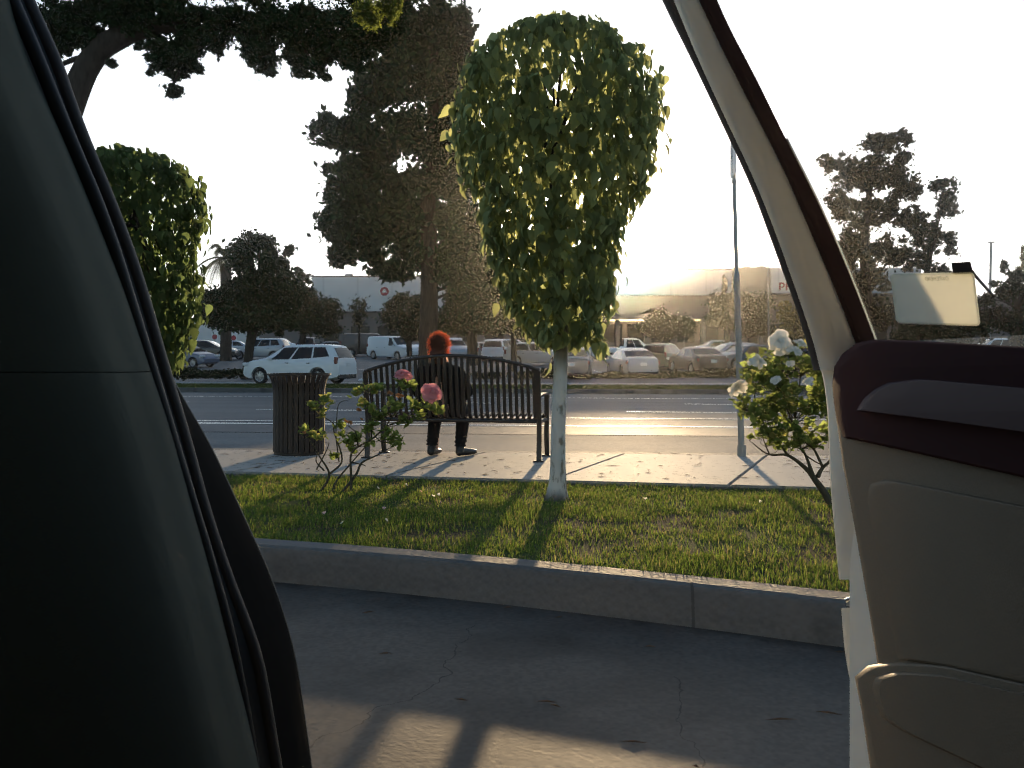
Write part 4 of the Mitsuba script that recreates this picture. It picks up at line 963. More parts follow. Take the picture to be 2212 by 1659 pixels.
def car_parts(kind):
    if kind in CARS: return CARS[kind]
    q = PROF[kind]; L, W, H = q['L'], q['W'], q['H']; zb = 0.20; belt = q['belt'] * H
    tp = np.array(q['top']); 
    def top(x): return np.interp(x, tp[:, 0], tp[:, 1]) * H
    def halfw(x): return W / 2 * (1 - 0.16 * abs(2 * x) ** 7)
    def section(x):
        t, w = top(x), halfw(x); g = max(0.0, t - belt - .02); b = min(belt, t - .05); e = abs(2 * x) ** 14
        wr = w * .965 - .40 * g * (1 if kind != 'van' else .45)
        lo = zb + .16 * e * H * .6
        pts = [(0, lo), (w * .86, lo), (w * .97, lo + .05), (w, lo + .32 * (b - lo)), (w * .992, lo + .7 * (b - lo)), (w * .965, b)]
        pts += [(w * .965 + (wr - w * .965) * .5, b + .5 * max(t - .04 - b, .005)), (wr, max(t - .04, b + .006)), (wr - .05, t - .010), (wr * .6, t + .004), (0, t + .012)]
        return pts
    xs = np.unique(np.concatenate([np.linspace(-.5, .5, 45), tp[:, 0]]))
    rings = []
    for x in xs:
        h = section(x); ring = [(x * L, y, z) for y, z in h] + [(x * L, -y, z) for y, z in h[-2:0:-1]]
        rings.append(ring)
    v, f = loft(rings)
    body = trimesh.Trimesh(v, f, process=True); body.fix_normals()
    rw_ = .335 if kind != 'pickup' else .38
    try:
        mm = m3.Manifold(m3.Mesh(np.asarray(body.vertices, np.float32), np.asarray(body.faces, np.uint32)))
        for wx in q['wb']:
            for sg in (-1, 1):
                mm = mm - m3.Manifold.cylinder(.5, rw_ + .06, rw_ + .06, 28, True).rotate([90, 0, 0]).translate([wx, sg * W / 2, rw_ - .005])
        o = mm.to_mesh(); 
        if len(o.tri_verts) > 100: body = trimesh.Trimesh(o.vert_properties[:, :3], o.tri_verts, process=True)
    except Exception as ex: print('car boolean', kind, ex)
    def side_y(x, z):
        h = np.array(section(x)); k = h[5:9]; return float(np.interp(z, k[:, 1], k[:, 0]))
    parts = [('body', ply(body, smooth=32), 'PAINT')]
    b0, b1, t0, t1 = q['side']; zl, zh = belt + .035, None
    def pane(a0, a1, sg):
        rows = []
        for k in np.linspace(0, 1, 5):
            row = []
            for s in np.linspace(a0, a1, 9):
                x = (b0 + (b1 - b0) * s) * (1 - k) + (t0 + (t1 - t0) * s) * k; tz = min(top(x) - .085, H * .93)
                z0_ = zl + q.get('rise', 0) * (1 - s) ** 2; z = z0_ + (tz - z0_) * k
                row.append((x * L, sg * (side_y(x, z) + .006), z))
            rows.append(row)
        return loft(rows, False)
    cuts = {'van': [(.05, .97)], 'pickup': [(.02, .44), (.48, .98)], 'suv': [(.0, .26), (.29, .62), (.65, 1.0)]}.get(kind, [(.03, .48), (.52, .98)])
    for sg in (-1, 1):
        for a, b in cuts: parts.append(('window', ply(pane(a, b, sg), smooth=True), 'mat_carglass'))
    def screen(x0, x1, inset=.10):
        rows = []
        for x in np.linspace(x0, x1, 7):
            h = np.array(section(x)); w = max(h[7][0] - inset * .5, .3); row = []
            for s in np.linspace(-1, 1, 9):
                y = s * w; z = float(np.interp(abs(y), h[:6:-1, 0][:4], h[:6:-1, 1][:4])) if True else 0
                row.append((x * L, y, z))
            rows.append(row)
        rows = np.array(rows); n = np.cross(rows[-1, 4] - rows[0, 4], rows[0, -1] - rows[0, 0]); n /= np.linalg.norm(n); n *= np.sign(n[2]) if abs(n[2]) > .05 else 1
        return loft(rows + n * .008, False)
    parts.append(('windshield', ply(screen(*q['ws']), smooth=True), 'mat_carglass'))
    parts.append(('rear_window', ply(screen(*q['rw']), smooth=True), 'mat_carglass'))
    for sg in (-1, 1):
        m = bevel_box((-.10, -.20, -.07), (.10, .20, .07), .03).apply_translation([.462 * L, sg * (W * .40), .50 * H]); parts.append(('headlight', ply(m), 'mat_headlight'))
        hh = (.60, .14) if kind in ('suv', 'van', 'hatch') else (.555, .085)
        m = bevel_box((-.07, -.085, -hh[1]), (.07, .085, hh[1]), .03).apply_translation([-.468 * L, sg * (W * .425), hh[0] * H]); parts.append(('taillight', ply(m), 'mat_taillight'))
        m = bevel_box((-.07, -.09, -.06), (.07, .09, .06), .03).apply_translation([(q['ws'][1] - .055) * L, sg * (W / 2 + .06), belt + .07]); parts.append(('mirror', ply(m), 'PAINT'))
        m = bevel_box((-.08, -.008, -.014), (.08, .014, .014), .005)
        for hx in (.02, -.20): parts.append(('door_handle', ply(m.copy().apply_translation([hx * L, sg * (W / 2 * .993), belt - .11])), 'mat_plastic'))
    parts.append(('bumper', ply(bevel_box((-.06, -W * .42, -.11), (.06, W * .42, .11), .04).apply_translation([-.487 * L, 0, .34])), 'mat_plastic'))
    parts.append(('grille', ply(bevel_box((-.05, -W * .30, -.10), (.05, W * .30, .10), .03).apply_translation([.482 * L, 0, .40])), 'mat_plastic'))
    parts.append(('plate', ply(bevel_box((-.012, -.16, -.08), (.012, .16, .08), .003).apply_translation([-.505 * L, 0, .50 * H])), 'mat_white'))
    tyre = ply(rev([(rw_ * .66, -.10), (rw_ * .93, -.11), (rw_, -.075), (rw_, .075), (rw_ * .93, .11), (rw_ * .66, .10)], 26), smooth=40)
    hub = MB()
    for sg in (-1, 1):
        for k in range(8):
            a = 2 * PI * k / 8; e = np.array([math.cos(a), 0, math.sin(a)]); t_ = np.array([-e[2], 0, e[0]]); y = np.array([0, sg * .085, 0])
            hub.add([y + e * .05 - t_ * .022, y + e * .05 + t_ * .022, y * .8 + e * rw_ * .66 + t_ * .030, y * .8 + e * rw_ * .66 - t_ * .030], [[0, 1, 2], [0, 2, 3], [0, 2, 1], [0, 3, 2]])
    hub.tm(rev([(0, -.095), (.06, -.09), (.06, .09), (0, .095)], 14)); hub.tm(rev([(rw_ * .62, -.09), (rw_ * .68, -.095), (rw_ * .68, .095), (rw_ * .62, .09)], 26))
    CARS[kind] = (parts, tyre, ply(hub.mesh), q['wb'], W, rw_)
    return CARS[kind]
def place_car(kind, u, v, heading, col, label, scale=1.0, group=None, name='parked_car', lift=0.0, y=None):
    p = on_lot(u, v) if y is None else at(u, v, y)
    if y is not None: p[2] = lift if lift else 0.045
    parts, tyre, hub, wb, W, rw_ = car_parts(kind)
    k = thing(name, label, {'van': 'van', 'pickup': 'pickup truck'}.get(kind, 'car'), group)
    slope = T().rotate([1, 0, 0], 1.77) if y is None else T()
    TW = T().translate(list(p)) @ slope @ T().rotate([0, 0, 1], heading) @ T().scale(scale)
    for nm, shp, mat in parts:
        share(nm, {**shp, 'bsdf': {'type': 'ref', 'id': col if mat == 'PAINT' else mat}}, k, TW)
    for wx in wb:
        for sg in (-1, 1):
            TT = TW @ T().translate([wx, sg * (W / 2 - .125), rw_ - .005])
            w = share('wheel', {**tyre, 'bsdf': {'type': 'ref', 'id': 'mat_tyre'}}, k, TT)
            share('rim', {**hub, 'bsdf': {'type': 'ref', 'id': 'mat_rim'}}, w, TT)
    return k
G = 'cars parked in the lot'
place_car('suv', 648, 832, 163, 'paint_white', 'white crossover car just beyond the litter bin, leaving the parking lot', 0.97, None, 'white_car', y=36.6)
place_car('van', 850, 776, -42, 'paint_white', 'small white delivery van without side windows, left of the red-haired person', 1.0, G, 'parked_van')
place_car('suv', 563, 776, 176, 'paint_silver', 'silver crossover car behind the leaning tree trunk at the left', 1.0, G)
place_car('hatch', 402, 793, -22, 'paint_blue', 'blue hatchback at the far left with the sun glaring on its windscreen', 0.95, G)
place_car('sedan', 442, 779, 4, 'paint_black', 'black car at the left, behind the blue hatchback', 1.08, G)
place_car('suv', 672, 768, 90, 'paint_black', 'black van-like car behind the two light crossover cars', 1.0, G)
place_car('sedan', 722, 769, 8, 'paint_grey', 'grey sedan with bright roof lines, left of the long brown van', 0.9, G)
place_car('van', 800, 770, 3, 'paint_brown', 'long brown van parked behind the white delivery van', 1.1, G, 'parked_van')
place_car('suv', 882, 768, -40, 'paint_white', 'white crossover car peeking out right behind the white delivery van', 0.9, G)
place_car('suv', 942, 775, -95, 'paint_white', 'white car right beside the red curly hair', 0.9, G)
place_car('suv', 982, 774, -78, 'paint_silver', 'silver car facing the camera, just right of the red-haired head', 0.95, G)
place_car('hatch', 983, 763, -90, 'paint_white', 'white car in the row behind, above the silver car facing the camera', 1.0, G)
place_car('hatch', 1048, 779, 98, 'paint_grey', 'dark grey hatchback seen from behind, left of the white car with tall red tail lights', 0.95, G)
place_car('suv', 1074, 780, 82, 'paint_white', 'white car with tall red tail lights, seen from behind', 1.0, G)
place_car('hatch', 1158, 789, -3, 'paint_silver', 'silver hatchback seen from the side, left of the white painted trunk', 1.0, G)
place_car('sedan', 1238, 815, 84, 'paint_grey', 'grey car seen from behind, right of the white painted trunk', 1.02, G)
place_car('pickup', 1362, 783, 2, 'paint_white', 'white pickup truck under the sun glare', 0.97, G, 'parked_pickup')
place_car('sedan', 1364, 813, 97, 'paint_silver', 'silver sedan seen from behind, in front of the white pickup truck', 0.98, G)
place_car('suv', 1434, 797, 62, 'paint_green', 'dark green off-road car between the silver and the dark sedans', 0.93, G)
place_car('sedan', 1505, 806, 100, 'paint_brown', 'dark brown sedan with a pale number plate, seen from behind', 1.0, G)
place_car('hatch', 1577, 790, 190, 'paint_silver', 'silver car left of and behind the sign pole', 1.0, G)
place_car('sedan', 1615, 795, 200, 'paint_grey', 'grey car right behind the sign pole', 1.0, G)
place_car('sedan', 1545, 772, 186, 'paint_white', 'white car in the back row, left of the sign pole', 1.0, G)
place_car('sedan', 1968, 795, 176, 'paint_white', 'white car showing only its curved roof over the door top', 1.12, G)
place_car('suv', 2148, 776, 175, 'paint_white', 'white off-road car under the pale card, seen through the door window', 1.0, G)
place_car('sedan', 1110, 766, 0, 'paint_white', 'white car in the back row behind the silver hatchback', 1.0, G)
place_car('suv', 1195, 766, 20, 'paint_grey', 'grey car in the back row behind the white painted trunk', 0.9, G)
place_car('sedan', 1262, 772, 10, 'paint_silver', 'silver car in the back row under the hanging leaves', 0.9, G)
place_car('sedan', 510, 766, 10, 'paint_silver', 'silver car in the back row behind the black car', 0.9, G)
place_car('suv', 610, 764, 5, 'paint_white', 'white car in the back row behind the silver crossover', 0.9, G)
place_car('sedan', 1690, 795, 170, 'paint_blue', 'blue car behind the white rose blossoms', 1.0, G)

# ---------------------------------------------------------------- trees of the middle and far distance
def foliage(name, blobs, n, size, tones, flat=0.55, sub=16, subr=0.36, droop=0.0, edge=0.0):
    """leaf-sized faces spread through clumps; blobs: (centre, radii)"""
    r = rng_of(name); V, C = [], []
    vol = np.array([np.prod(b[1]) ** (2 / 3) for b in blobs]); vol /= vol.sum()
    for (c, rad), w in zip(blobs, vol):
        c, rad = np.asarray(c, float), np.asarray(rad, float); ns = sub
        d = r.normal(size=(ns, 3)); d /= np.linalg.norm(d, axis=1, keepdims=True)
        sc = c + d * rad * (r.uniform(0.15, 1.0, (ns, 1)) ** 0.5) * 0.80; sr = rad * subr * r.uniform(0.6, 1.25, (ns, 1))
        m = max(8, int(n * w)); k = r.integers(0, ns, m)
        e = r.normal(size=(m, 3)); e /= np.linalg.norm(e, axis=1, keepdims=True)
        p = sc[k] + e * sr[k] * np.abs(r.normal(0, 0.72, (m, 1)))
        L = size * r.uniform(0.6, 1.35, (m, 1)); a = r.normal(size=(m, 3)); a[:, 2] -= droop; a /= np.linalg.norm(a, axis=1, keepdims=True)
        b = np.cross(a, r.normal(size=(m, 3))); b /= np.linalg.norm(b, axis=1, keepdims=True); nn_ = np.cross(a, b)
        W = L * flat * 0.5
        V.append(np.stack([p - a * L / 2, p + b * W + nn_ * L * .08, p + a * L / 2, p - b * W + nn_ * L * .08], 1).reshape(-1, 3))
        col = np.asarray(tones)[r.integers(0, len(tones), m)] * (r.uniform(0.7, 1.3, (m, 1))) * (0.75 + 0.5 * r.uniform(0, 1, (ns, 1))[k])
        C.append(np.repeat(col, 4, 0))
    v = np.vstack(V); o = np.arange(len(v) // 4)[:, None] * 4
    return (v, np.vstack([o + [0, 1, 2], o + [0, 2, 3]])), np.vstack(C)
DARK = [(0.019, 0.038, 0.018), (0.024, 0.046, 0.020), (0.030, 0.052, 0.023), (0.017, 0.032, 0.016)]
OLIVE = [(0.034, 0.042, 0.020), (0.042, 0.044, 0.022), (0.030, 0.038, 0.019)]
def px_blobs(y, rows, depth=1.0):
    out = []
    for row in rows:
        u, v, ru, rv = row[:4]; dy = row[4] if len(row) > 4 else 0.0
        Y = y + dy; out.append((at(u, v, Y), (ru / F * Y, (ru + rv) / 2 / F * Y * depth, rv / F * Y)))
    return out
def tree(key_name, label, y, base, trunk, rows, n, size, tones=DARK, limbs=True, depth=1.0, group=None, lim_r=0.35, **kw):
    """trunk: (u, v, radius px) from the ground up"""
    k = thing(key_name, label, 'tree', group)
    tp_ = [(*at(u, v, y), rr / F * y) for u, v, rr in trunk]
    tpz = smooth_path(tp_, 6 * len(tp_)); put('trunk', tube(tpz[:, :3], tpz[:, 3], 12), 'mat_bark', k, smooth=60)
    bl = px_blobs(y, rows, depth)
    if limbs:
        top_ = tpz[-1]
        for c, rad in bl:
            st_ = tpz[np.argmin(np.linalg.norm(tpz[:, :3] - c, axis=1) + 3 * (tpz[:, 2] > c[2] - .2))]
            mid = (st_[:3] + c) / 2 + np.array([0, 0, 0.12 * np.linalg.norm(c - st_[:3])])
            put('limb', tube(smooth_path([st_[:3], mid, c, c + (c - mid) * 0.4], 10), np.linspace(max(st_[3] * lim_r, 0.02), 0.008, 10), 6), 'mat_bark', k, smooth=60)
    g, c = foliage(label, bl, n, size, tones, **kw)
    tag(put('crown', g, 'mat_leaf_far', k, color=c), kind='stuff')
    return k

# big tree over the far verge, behind the clipped tree
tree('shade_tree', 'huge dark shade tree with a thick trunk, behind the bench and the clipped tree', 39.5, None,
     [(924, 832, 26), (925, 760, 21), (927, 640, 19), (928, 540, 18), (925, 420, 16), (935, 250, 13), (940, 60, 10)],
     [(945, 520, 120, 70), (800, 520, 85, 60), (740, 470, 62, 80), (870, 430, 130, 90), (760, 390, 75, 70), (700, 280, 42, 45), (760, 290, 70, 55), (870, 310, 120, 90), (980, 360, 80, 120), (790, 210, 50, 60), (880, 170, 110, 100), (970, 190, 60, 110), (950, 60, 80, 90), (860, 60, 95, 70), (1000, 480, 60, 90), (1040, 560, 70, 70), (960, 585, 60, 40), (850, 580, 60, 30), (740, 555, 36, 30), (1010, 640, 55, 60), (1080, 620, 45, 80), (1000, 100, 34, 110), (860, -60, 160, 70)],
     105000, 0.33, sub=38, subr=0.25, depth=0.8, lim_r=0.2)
# tree at the upper left whose limb and canopy hang into the picture
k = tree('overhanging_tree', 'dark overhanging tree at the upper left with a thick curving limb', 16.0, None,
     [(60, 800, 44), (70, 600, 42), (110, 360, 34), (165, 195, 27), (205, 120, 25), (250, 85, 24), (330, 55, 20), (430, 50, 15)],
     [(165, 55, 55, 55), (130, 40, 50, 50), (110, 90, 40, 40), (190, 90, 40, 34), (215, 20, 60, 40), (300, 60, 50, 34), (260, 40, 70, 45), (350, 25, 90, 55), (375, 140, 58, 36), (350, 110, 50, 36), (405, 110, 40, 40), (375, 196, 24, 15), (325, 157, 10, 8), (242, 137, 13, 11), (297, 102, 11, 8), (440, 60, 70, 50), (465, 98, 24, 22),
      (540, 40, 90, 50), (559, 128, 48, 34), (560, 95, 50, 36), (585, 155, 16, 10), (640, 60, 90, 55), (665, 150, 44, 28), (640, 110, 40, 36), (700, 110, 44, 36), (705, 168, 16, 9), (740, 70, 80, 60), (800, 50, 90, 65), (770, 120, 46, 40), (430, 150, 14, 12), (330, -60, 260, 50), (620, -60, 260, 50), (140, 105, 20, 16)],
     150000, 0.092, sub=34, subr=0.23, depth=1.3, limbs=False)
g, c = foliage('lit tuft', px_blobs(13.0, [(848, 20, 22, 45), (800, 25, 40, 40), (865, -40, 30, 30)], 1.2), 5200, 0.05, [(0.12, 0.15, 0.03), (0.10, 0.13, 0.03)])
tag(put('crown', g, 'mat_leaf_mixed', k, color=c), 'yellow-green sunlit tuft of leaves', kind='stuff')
for a in ([(205, 120), (150, 132), (90, 165)], [(330, 55), (420, 60), (480, 62), (500, 70), (535, 72), (555, 62), (620, 40), (700, 40)], [(380, 60), (395, 120), (372, 190)], [(560, 60), (580, 110), (570, 150)], [(640, 50), (660, 100), (668, 150)]):
    p_ = smooth_path([at(u, v, 16.0) for u, v in a], 14); put('limb', tube(p_, np.linspace(0.07, 0.02, 14), 8), 'mat_bark', k, smooth=60)

# left middle distance
tree('lot_tree', 'dark leaning tree in front of the parking lot, left of the white crossover car', 42.5, None, [(533, 822, 14), (535, 790, 10), (541, 740, 10), (552, 690, 12), (560, 640, 8)],
     [(530, 560, 45, 45), (560, 520, 40, 28), (590, 570, 40, 40), (515, 635, 50, 40), (560, 630, 70, 55), (610, 620, 40, 40), (625, 540, 14, 14), (470, 660, 45, 45), (450, 660, 30, 30), (520, 690, 90, 28), (600, 690, 60, 24), (620, 640, 50, 50), (560, 670, 80, 40)], 40000, 0.24, sub=18, subr=0.36, group=None)
tree('lot_tree', 'broad low tree between the leaning tree and the store wall with the round sign', 58.0, None, [(652, 770, 7), (655, 720, 7), (660, 680, 6)],
     [(660, 650, 40, 35), (640, 690, 40, 22), (690, 680, 45, 30), (655, 605, 20, 18), (715, 665, 30, 24), (620, 640, 34, 34), (645, 585, 12, 12), (700, 700, 50, 24), (600, 700, 40, 26), (660, 690, 60, 30)], 26000, 0.26, OLIVE + DARK, sub=14, group=None)
tree('lot_tree', 'thin sparse young tree in front of the store wall', 62.0, None, [(776, 765, 3), (776, 700, 2.5), (776, 650, 1.5)],
     [(776, 660, 20, 28), (776, 690, 24, 18)], 900, 0.22, OLIVE, sub=8, subr=.5, group=None)
tree('lot_tree', 'bushy tree beside the round red store sign', 60.0, None, [(885, 770, 6), (882, 720, 6), (880, 680, 5)],
     [(880, 655, 45, 24), (860, 690, 45, 26), (905, 690, 40, 40), (845, 660, 18, 14), (885, 720, 26, 18)], 15000, 0.24, OLIVE + DARK, sub=12, group=None)
tree('lot_tree', 'tree whose forked trunk stands right of the red-haired head', 56.0, None, [(1021, 790, 12), (1020, 740, 11), (1016, 690, 11), (1000, 640, 10), (975, 605, 7)],
     [(1020, 660, 60, 40), (980, 690, 38, 28), (1060, 690, 44, 32), (955, 710, 24, 24), (1030, 620, 60, 40), (1010, 705, 40, 20)], 42000, 0.28, OLIVE + DARK, sub=14, group=None)
tree('lot_tree', 'tree with a dark straight trunk beside the white car with tall red tail lights', 50.0, None, [(1110, 802, 7), (1110, 760, 6.5), (1108, 715, 6), (1105, 680, 5)],
     [(1100, 670, 50, 40), (1060, 650, 40, 34), (1140, 660, 44, 44), (1110, 710, 36, 20), (1075, 690, 30, 26), (1150, 700, 30, 30)], 36000, 0.26, OLIVE + DARK, sub=14, group=None)
# right middle distance, before the store
tree('lot_tree', 'feathery bushy tree left of the sign pole, under the sun glare', 72.0, None, [(1570, 778, 4), (1570, 720, 4), (1568, 680, 3)],
     [(1565, 655, 36, 30), (1600, 660, 40, 36), (1545, 690, 30, 22), (1640, 670, 36, 40), (1640, 710, 44, 24), (1565, 615, 6, 22), (1585, 618, 5, 22), (1600, 700, 50, 20)], 20000, 0.26, OLIVE, sub=14, group=None)
tree('lot_tree', 'round tree in the middle of the lot behind the white pickup', 78.0, None, [(1440, 775, 5), (1440, 725, 5), (1440, 690, 3)],
     [(1440, 690, 50, 28), (1400, 705, 36, 20), (1480, 705, 40, 22), (1440, 720, 50, 18)], 5500, 0.28, OLIVE, sub=12, group=None)
tree('lot_tree', 'yellow-leaved tree beside the door frame above the white roses', 46.0, None, [(1720, 800, 6), (1718, 750, 5), (1715, 700, 4)],
     [(1718, 690, 40, 36), (1700, 730, 34, 28), (1745, 660, 30, 30), (1690, 670, 20, 24), (1740, 730, 34, 26)], 13000, 0.19, [(0.16, 0.13, 0.03), (0.10, 0.09, 0.03), (0.08, 0.08, 0.025)], sub=14, group=None)
tree('window_tree', 'tall loose tree seen through the upper part of the door window', 44.0, None, [(1885, 805, 15), (1880, 740, 13), (1872, 640, 11), (1868, 520, 9), (1880, 400, 6), (1895, 330, 4)],
     [(1860, 380, 62, 50), (1920, 350, 55, 55), (1945, 300, 34, 26), (1800, 350, 38, 26), (1960, 400, 44, 46), (1890, 460, 75, 50), (1850, 540, 58, 60), (1920, 540, 50, 40), (1810, 440, 34, 40), (1880, 620, 70, 45), (1890, 310, 38, 26), (1970, 470, 34, 34), (1830, 650, 50, 50), (1900, 690, 70, 40)], 34000, 0.23, OLIVE + [(0.045, 0.04, 0.02)], sub=26, subr=0.26, group=None)
tree('window_tree', 'smaller dark tree right of the tall loose tree in the door window', 48.0, None, [(1990, 790, 9), (1992, 700, 8), (2000, 600, 6), (2020, 500, 4)],
     [(2040, 405, 36, 26), (2045, 450, 32, 34), (2000, 500, 50, 36), (2035, 530, 40, 36), (1980, 560, 44, 40), (2030, 590, 36, 20), (2010, 620, 50, 36), (1990, 670, 60, 40), (2060, 660, 40, 40), (1980, 725, 60, 36), (2040, 725, 60, 34), (2100, 720, 40, 34)], 24000, 0.22, OLIVE + DARK, sub=24, subr=0.26, group=None)
tree('window_tree', 'spiky dark tree at the right edge of the door window', 52.0, None, [(2190, 790, 8), (2195, 700, 7), (2200, 620, 5)],
     [(2195, 600, 28, 24), (2170, 630, 32, 24), (2215, 640, 40, 50), (2180, 690, 50, 40), (2230, 720, 50, 50), (2110, 690, 36, 40), (2125, 650, 22, 16), (2170, 575, 5, 20), (2150, 612, 14, 6), (2215, 555, 8, 26)], 18000, 0.24, OLIVE + DARK, sub=15, group=None)
def shrub(label, y, rows, n, size, tones=OLIVE):
    k = thing('shrub', label, 'shrub'); g, c = foliage(label, px_blobs(y, rows, 1.0), n, size, tones, sub=14, subr=.4)
    tag(put('leaves', g, 'mat_leaf_far', k, color=c), kind='stuff')
    st_ = MB(); b0 = on_lot(rows[0][0], rows[0][1] + rows[0][3])
    for q in rows: 
        c_ = at(q[0], q[1], y); st_.tube([c_ + np.array([0, 0, 0.3 * q[3] / F * y]), c_ - np.array([0, 0, 1.1 * q[3] / F * y])], 0.03, 5)
    put('stem', st_.mesh, 'mat_stem', k)
shrub('low hedge of long grasses under the blue hatchback at the left', 39.5, [(400, 806, 34, 12), (450, 808, 36, 10), (505, 807, 34, 10), (380, 800, 24, 14)], 6000, 0.17)
shrub('low dark hedge under the grey and silver sedans', 43.5, [(1250, 812, 40, 10), (1320, 812, 44, 11), (1390, 811, 44, 12), (1440, 812, 30, 9)], 6500, 0.16)
shrub('low dark hedge under the brown sedan, left of the sign pole', 44.0, [(1480, 810, 34, 10), (1540, 808, 40, 12), (1600, 806, 44, 14), (1680, 806, 50, 14)], 6500, 0.16)
shrub('low hedge behind the right end of the bench', 43.0, [(1130, 812, 44, 12), (1060, 812, 44, 10), (1190, 806, 34, 14)], 4500, 0.16)

# palm behind the leaning tree
pk = thing('palm_tree', 'date palm crown sticking out between the left street tree and the leaning tree', 'palm')
PY = 62.0; pc = at(484, 556, PY)
put('trunk', tube([at(488, 780, PY), at(488, 690, PY), at(488, 570, PY)], [.42, .36, .40], 12), 'mat_bark', pk, smooth=60)
r = rng_of('palm')
for i in range(34):
    a = r.uniform(0, 2 * PI); el = r.uniform(-0.35, 1.35); Lf = r.uniform(2.2, 3.0); e = np.array([math.cos(a), math.sin(a), 0])
    t_ = np.linspace(0, 1, 9); pts = pc + np.outer(t_ * Lf * math.cos(el), e) + np.outer(t_ * Lf * math.sin(el) - (0.55 + 0.3 * math.cos(el)) * Lf * t_ ** 2.2, up)
    fr = MB(); fr.tube(pts, np.linspace(.045, .012, 9), 4)
    for s_ in np.linspace(0.08, 0.98, 30):
        q_ = np.array([np.interp(s_, t_, pts[:, j]) for j in range(3)]); d_ = np.array([np.interp(min(s_ + .05, 1), t_, pts[:, j]) for j in range(3)]) - np.array([np.interp(max(s_ - .05, 0), t_, pts[:, j]) for j in range(3)]); d_ /= np.linalg.norm(d_)
        sd = np.cross(d_, up); sd /= np.linalg.norm(sd) + 1e-9; ll = 0.5 * math.sin(PI * min(.95, s_ * .8 + .15)) + .1
        for sg in (-1, 1):
            tip = q_ + (sd * sg * .65 + d_ * .75 - up * .12) * ll; fr.add([q_ - d_ * .03, q_ + d_ * .03, tip], [[0, 1, 2]])
    c_ = np.tile(np.array([[0.055, 0.07, 0.03]]), (len(fr.mesh[0]), 1))
    put('frond', fr.mesh, 'mat_leaf_mixed', pk, color=c_)

# ---------------------------------------------------------------- the store, its signs and the lot's small things
st = thing('store_building', 'long white store building behind the parking lot, with a dark lower front', 'building')
YA = 104.0
def sp(u, v, y=YA): return at(u, v, y)
def wallbox(name, u0, u1, v0, v1, y, mat, thick=1.0, label=None, back=None):
    a, b = at(u0, v1, y), at(u1, v0, y); k_ = put(name, bevel_box((a[0], y, a[2]), (b[0], y + (back or thick), b[2]), 0.03), mat, st)
    return tag(k_, label) if label else k_
gz = HV + F * (CZ - lot_z(105)) / 105
wallbox('fascia', 673, 1170, 598, 672, 103.5, 'mat_wall', 12, 'plain white upper wall with the round sign')
wallbox('coping', 671, 1171, 595.5, 598, 103.4, 'mat_wall_dark', 12.3)
wallbox('front_wall', 560, 1240, 673, gz + 6, 104.3, 'mat_wall_dark', 10, 'dark brown lower front wall')
wallbox('fascia', 1171, 1655, 583, 637, 100.5, 'mat_wall', 14, 'white upper wall under the sun')
wallbox('coping', 1170, 1656, 580.5, 583, 100.4, 'mat_wall_dark', 14.3)
wallbox('front_wall', 1240, 1990, 638, gz + 6, 101.6, 'mat_wall_dark', 13, 'brown lower front wall with lit slits')
wallbox('tower', 1585, 1663, 577, 700, 99.6, 'mat_wall_dark', 3.0, 'brown tower block beside the white panel')
wallbox('fascia', 1665, 1990, 578, 633, 99.8, 'mat_wall', 12, 'white panel with red pharmacy lettering')
wallbox('wing', 380, 560, 690, gz + 6, 106.0, 'mat_wall', 8, 'low white wing behind the trees at the left')
wallbox('wing', 1990, 2900, 640, gz + 6, 110.0, 'mat_wall_dark', 8, 'low dark wing behind the window trees')
for u in range(1330, 1700, 62): wallbox('pillar', u, u + 9, 690, gz + 6, 99.4, 'mat_wall_dark', 0.5)
wallbox('canopy', 1300, 1640, 680, 689, 98.8, 'mat_wall_dark', 2.6)
for u in range(700, 1170, 58): wallbox('window', u, u + 40, 705, 738, 104.22, 'mat_carglass', 0.3)
for u in range(1300, 1900, 52): wallbox('window', u + 4, u + 44, 700, 740, 101.5, 'mat_carglass', 0.3)
for u, w in ((1352, 16), (1490, 22), (1610, 10), (1640, 12), (745, 18), (990, 24)):
    a_, b_ = at(u, 0, 106), at(u + w, 0, 106); zt = CZ + (HV - (579.5 if u > 1171 and u < 1580 else 576 if u > 1171 else 594)) / F * 101.5; put('roof_unit', bevel_box((a_[0], 106, zt - 1.2), (b_[0], 108.5, zt + 0.55), .04), 'mat_steel', st)
M['lamp_warm'] = princ((0.8, 0.7, 0.5), 0.6)
for u0, u1 in ((1314, 1400), (1500, 1602)):
    k_ = wallbox('ceiling_lamp', u0, u1, 690.5, 693.5, 100.6, 'lamp_warm', 0.25, 'long lit warm lamp under the canopy')
    scene[k_]['emitter'] = {'type': 'area', 'radiance': rgb(0.55, 0.42, 0.2)}
tm = meshkit.text_mesh('PHARMACY', 0.85, 0.08, True); tm.apply_transform(trimesh.transformations.rotation_matrix(PI / 2, [1, 0, 0])); tm.apply_translation(at(1681, 627, 99.75) + [0, -.02, 0])
tag(put('lettering', tm, 'mat_red', st), 'red capital lettering PHARMACY')
sg_ = thing('round_sign', 'round dark red sign with a white car symbol on the white store wall', 'sign')
sc_ = at(831, 629.5, 103.4); R1 = 11.3 / F * 103.4
def disc(rad, y0, y1, n=36): 
    m_ = trimesh.creation.cylinder(rad, y1 - y0, sections=n); m_.apply_transform(trimesh.transformations.rotation_matrix(PI / 2, [1, 0, 0])); m_.apply_translation(sc_ + [0, -(y0 + y1) / 2, 0]); return m_
put('rim', disc(R1, 0.0, .10), 'mat_white', sg_, smooth=40); put('face', disc(R1 * .85, .10, .14), 'mat_red', sg_, smooth=40)
ico = MB(); kx = R1 * .68
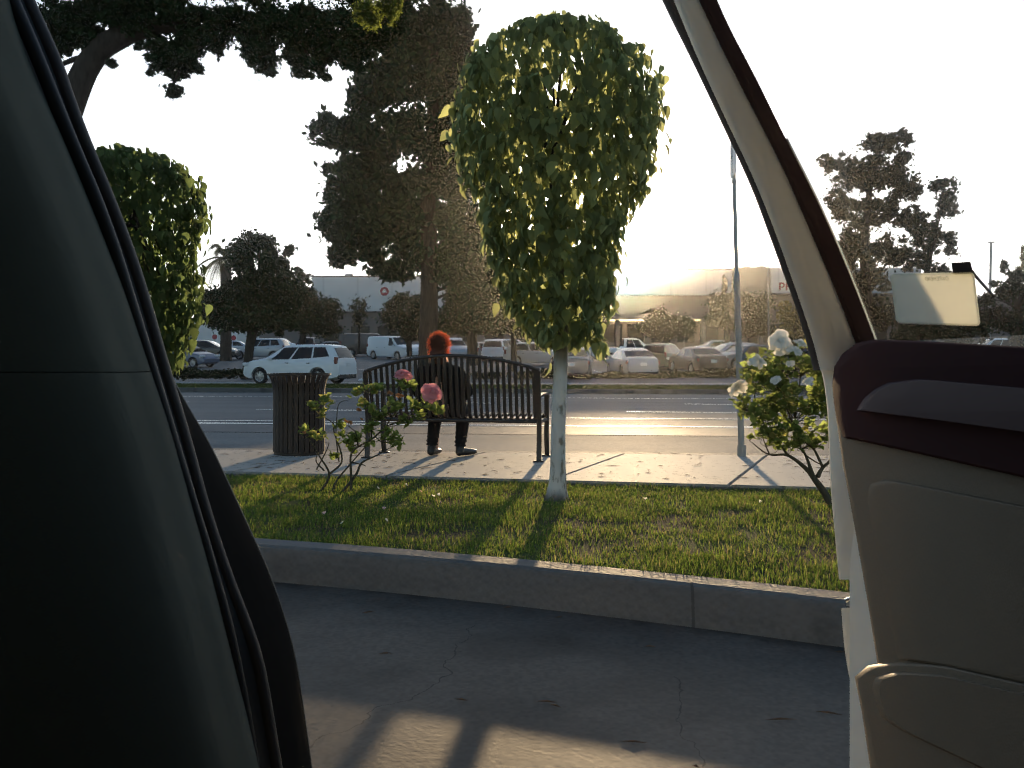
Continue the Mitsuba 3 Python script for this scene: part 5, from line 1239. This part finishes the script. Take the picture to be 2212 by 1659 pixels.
def poly_on(pts, mat, nm):
    m_ = trimesh.creation.extrude_polygon(Polygon(pts), .03, engine='earcut'); m_.apply_transform(trimesh.transformations.rotation_matrix(PI / 2, [1, 0, 0])); m_.apply_translation(sc_ + [0, -.142, 0]); return m_
q_ = lambda L_: [(a * kx, b * kx) for a, b in L_]
carp = Polygon(q_([(-.55, -.30), (-.55, .08), (-.42, .18), (-.30, .52), (-.18, .60), (.18, .60), (.30, .52), (.42, .18), (.55, .08), (.55, -.30)]))
for hole in ([(-.30, .20), (-.22, .46), (.22, .46), (.30, .20)],): carp = carp.difference(Polygon(q_(hole)))
for cx_ in (-.34, .34): carp = carp.difference(shapely.Point(cx_ * kx, -.06 * kx).buffer(.09 * kx))
for cx_ in (-.42, .42): carp = carp.union(sbox((cx_ - .10) * kx, -.48 * kx, (cx_ + .10) * kx, -.28 * kx))
m_ = trimesh.creation.extrude_polygon(carp, .03, engine='earcut'); m_.apply_transform(trimesh.transformations.rotation_matrix(PI / 2, [1, 0, 0])); m_.apply_translation(sc_ + [0, -.142, 0])
put('car_symbol', m_, 'mat_white', sg_)
for u, v, lab in ((464, 726, 'small red and white lot sign at the far left, left of its twin'), (505, 728, 'small red and white lot sign right of its twin behind the black car'), (545, 722, 'small red and white lot sign behind the leaning trunk'), (1046, 713, 'small white lot sign with red foot beside the forked tree'), (1478, 703, 'pale lot sign near the white pickup, in the glare')):
    k_ = thing('lot_sign', lab, 'sign'); y_ = 84.0; c_ = at(u, v, y_); g_ = lot_z(y_)
    put('post', tube([(c_[0], y_ + .05, g_), (c_[0], y_ + .05, c_[2])], .04, 8), 'mat_steel', k_, smooth=40)
    put('panel', bevel_box(c_ - [.30, .03, .35], c_ + [.30, .03, .42], .02), 'mat_white', k_); put('disc', trimesh.creation.cylinder(.24, .03, sections=20).apply_transform(trimesh.transformations.rotation_matrix(PI / 2, [1, 0, 0])).apply_translation(c_ - [0, .05, .08]), 'mat_red', k_, smooth=40)
lp_ = thing('lamp_post', 'tall double-headed lamp post in the lot, right of the pale card', 'lamp post'); y_ = 88.0
a_, b_ = at(2136, 700, y_), at(2141, 524, y_); a_[2] = lot_z(y_)
put('pole', tube([a_, b_], [.16, .10], 10), 'mat_steel', lp_, smooth=40)
for sg in (-1, 1): put('lamp_head', bevel_box(b_ + np.array([.05 if sg > 0 else -.32, -.12, -.02]), b_ + np.array([.32 if sg > 0 else -.05, .12, .10]), .03), 'mat_steel', lp_)
lp_ = thing('lamp_post', 'thin dark post rising over the store roof between sign pole and door frame', 'lamp post'); y_ = 66.0
a_, b_ = at(1661, 780, y_), at(1659, 560, y_); a_[2] = lot_z(y_); put('pole', tube([a_, b_], [.07, .03], 8), 'mat_steel', lp_, smooth=40)
put('cap', trimesh.creation.cone(.09, .5, sections=10).apply_translation(b_ - np.array([0, 0, .3])), 'mat_steel', lp_)
for u in (780, 776): pass
k_ = thing('wheel_stop', 'white painted concrete wheel stop on the driveway left of the bench', 'wheel stop'); c_ = at(788, 818, 40.2); c_[2] = lot_z(40.2)
put('stop', bevel_box(c_ - [.28, .08, 0], c_ + [.28, .08, .13], .04), 'mat_white', k_)
for u, v, l in ((1250, 825, 3), ): pass
for i, (u0, v0, u1, v1) in enumerate(((1280, 800, 1300, 805), (740, 795, 790, 800), (1180, 815, 1215, 817))):
    a_, b_ = on_lot(u0, v0), on_lot(u1, v1); d_ = (b_ - a_); d_ /= np.linalg.norm(d_); s_ = np.array([-d_[1], d_[0], 0]) * .06
    put('bay_line', (np.array([a_ - s_, b_ - s_, b_ + s_, a_ + s_]) + [0, 0, .006], np.array([[0, 1, 2, 3]])), 'mat_marking', lot)

# ---------------------------------------------------------------- haze
scene['air'] = {'type': 'homogeneous', 'albedo': 0.97, 'sigma_t': 0.0007, 'phase': {'type': 'hg', 'g': 0.978}}
scene['haze'] = {'type': 'cube', 'to_world': T().translate([0, 100, 19]) @ T().scale([420, 420, 21.0]), 'bsdf': {'type': 'null'}, 'interior': {'type': 'ref', 'id': 'air'}}
tag('haze', 'thin bright haze in the low sun', 'haze', kind='stuff')
scene['camera']['medium'] = {'type': 'ref', 'id': 'air'}
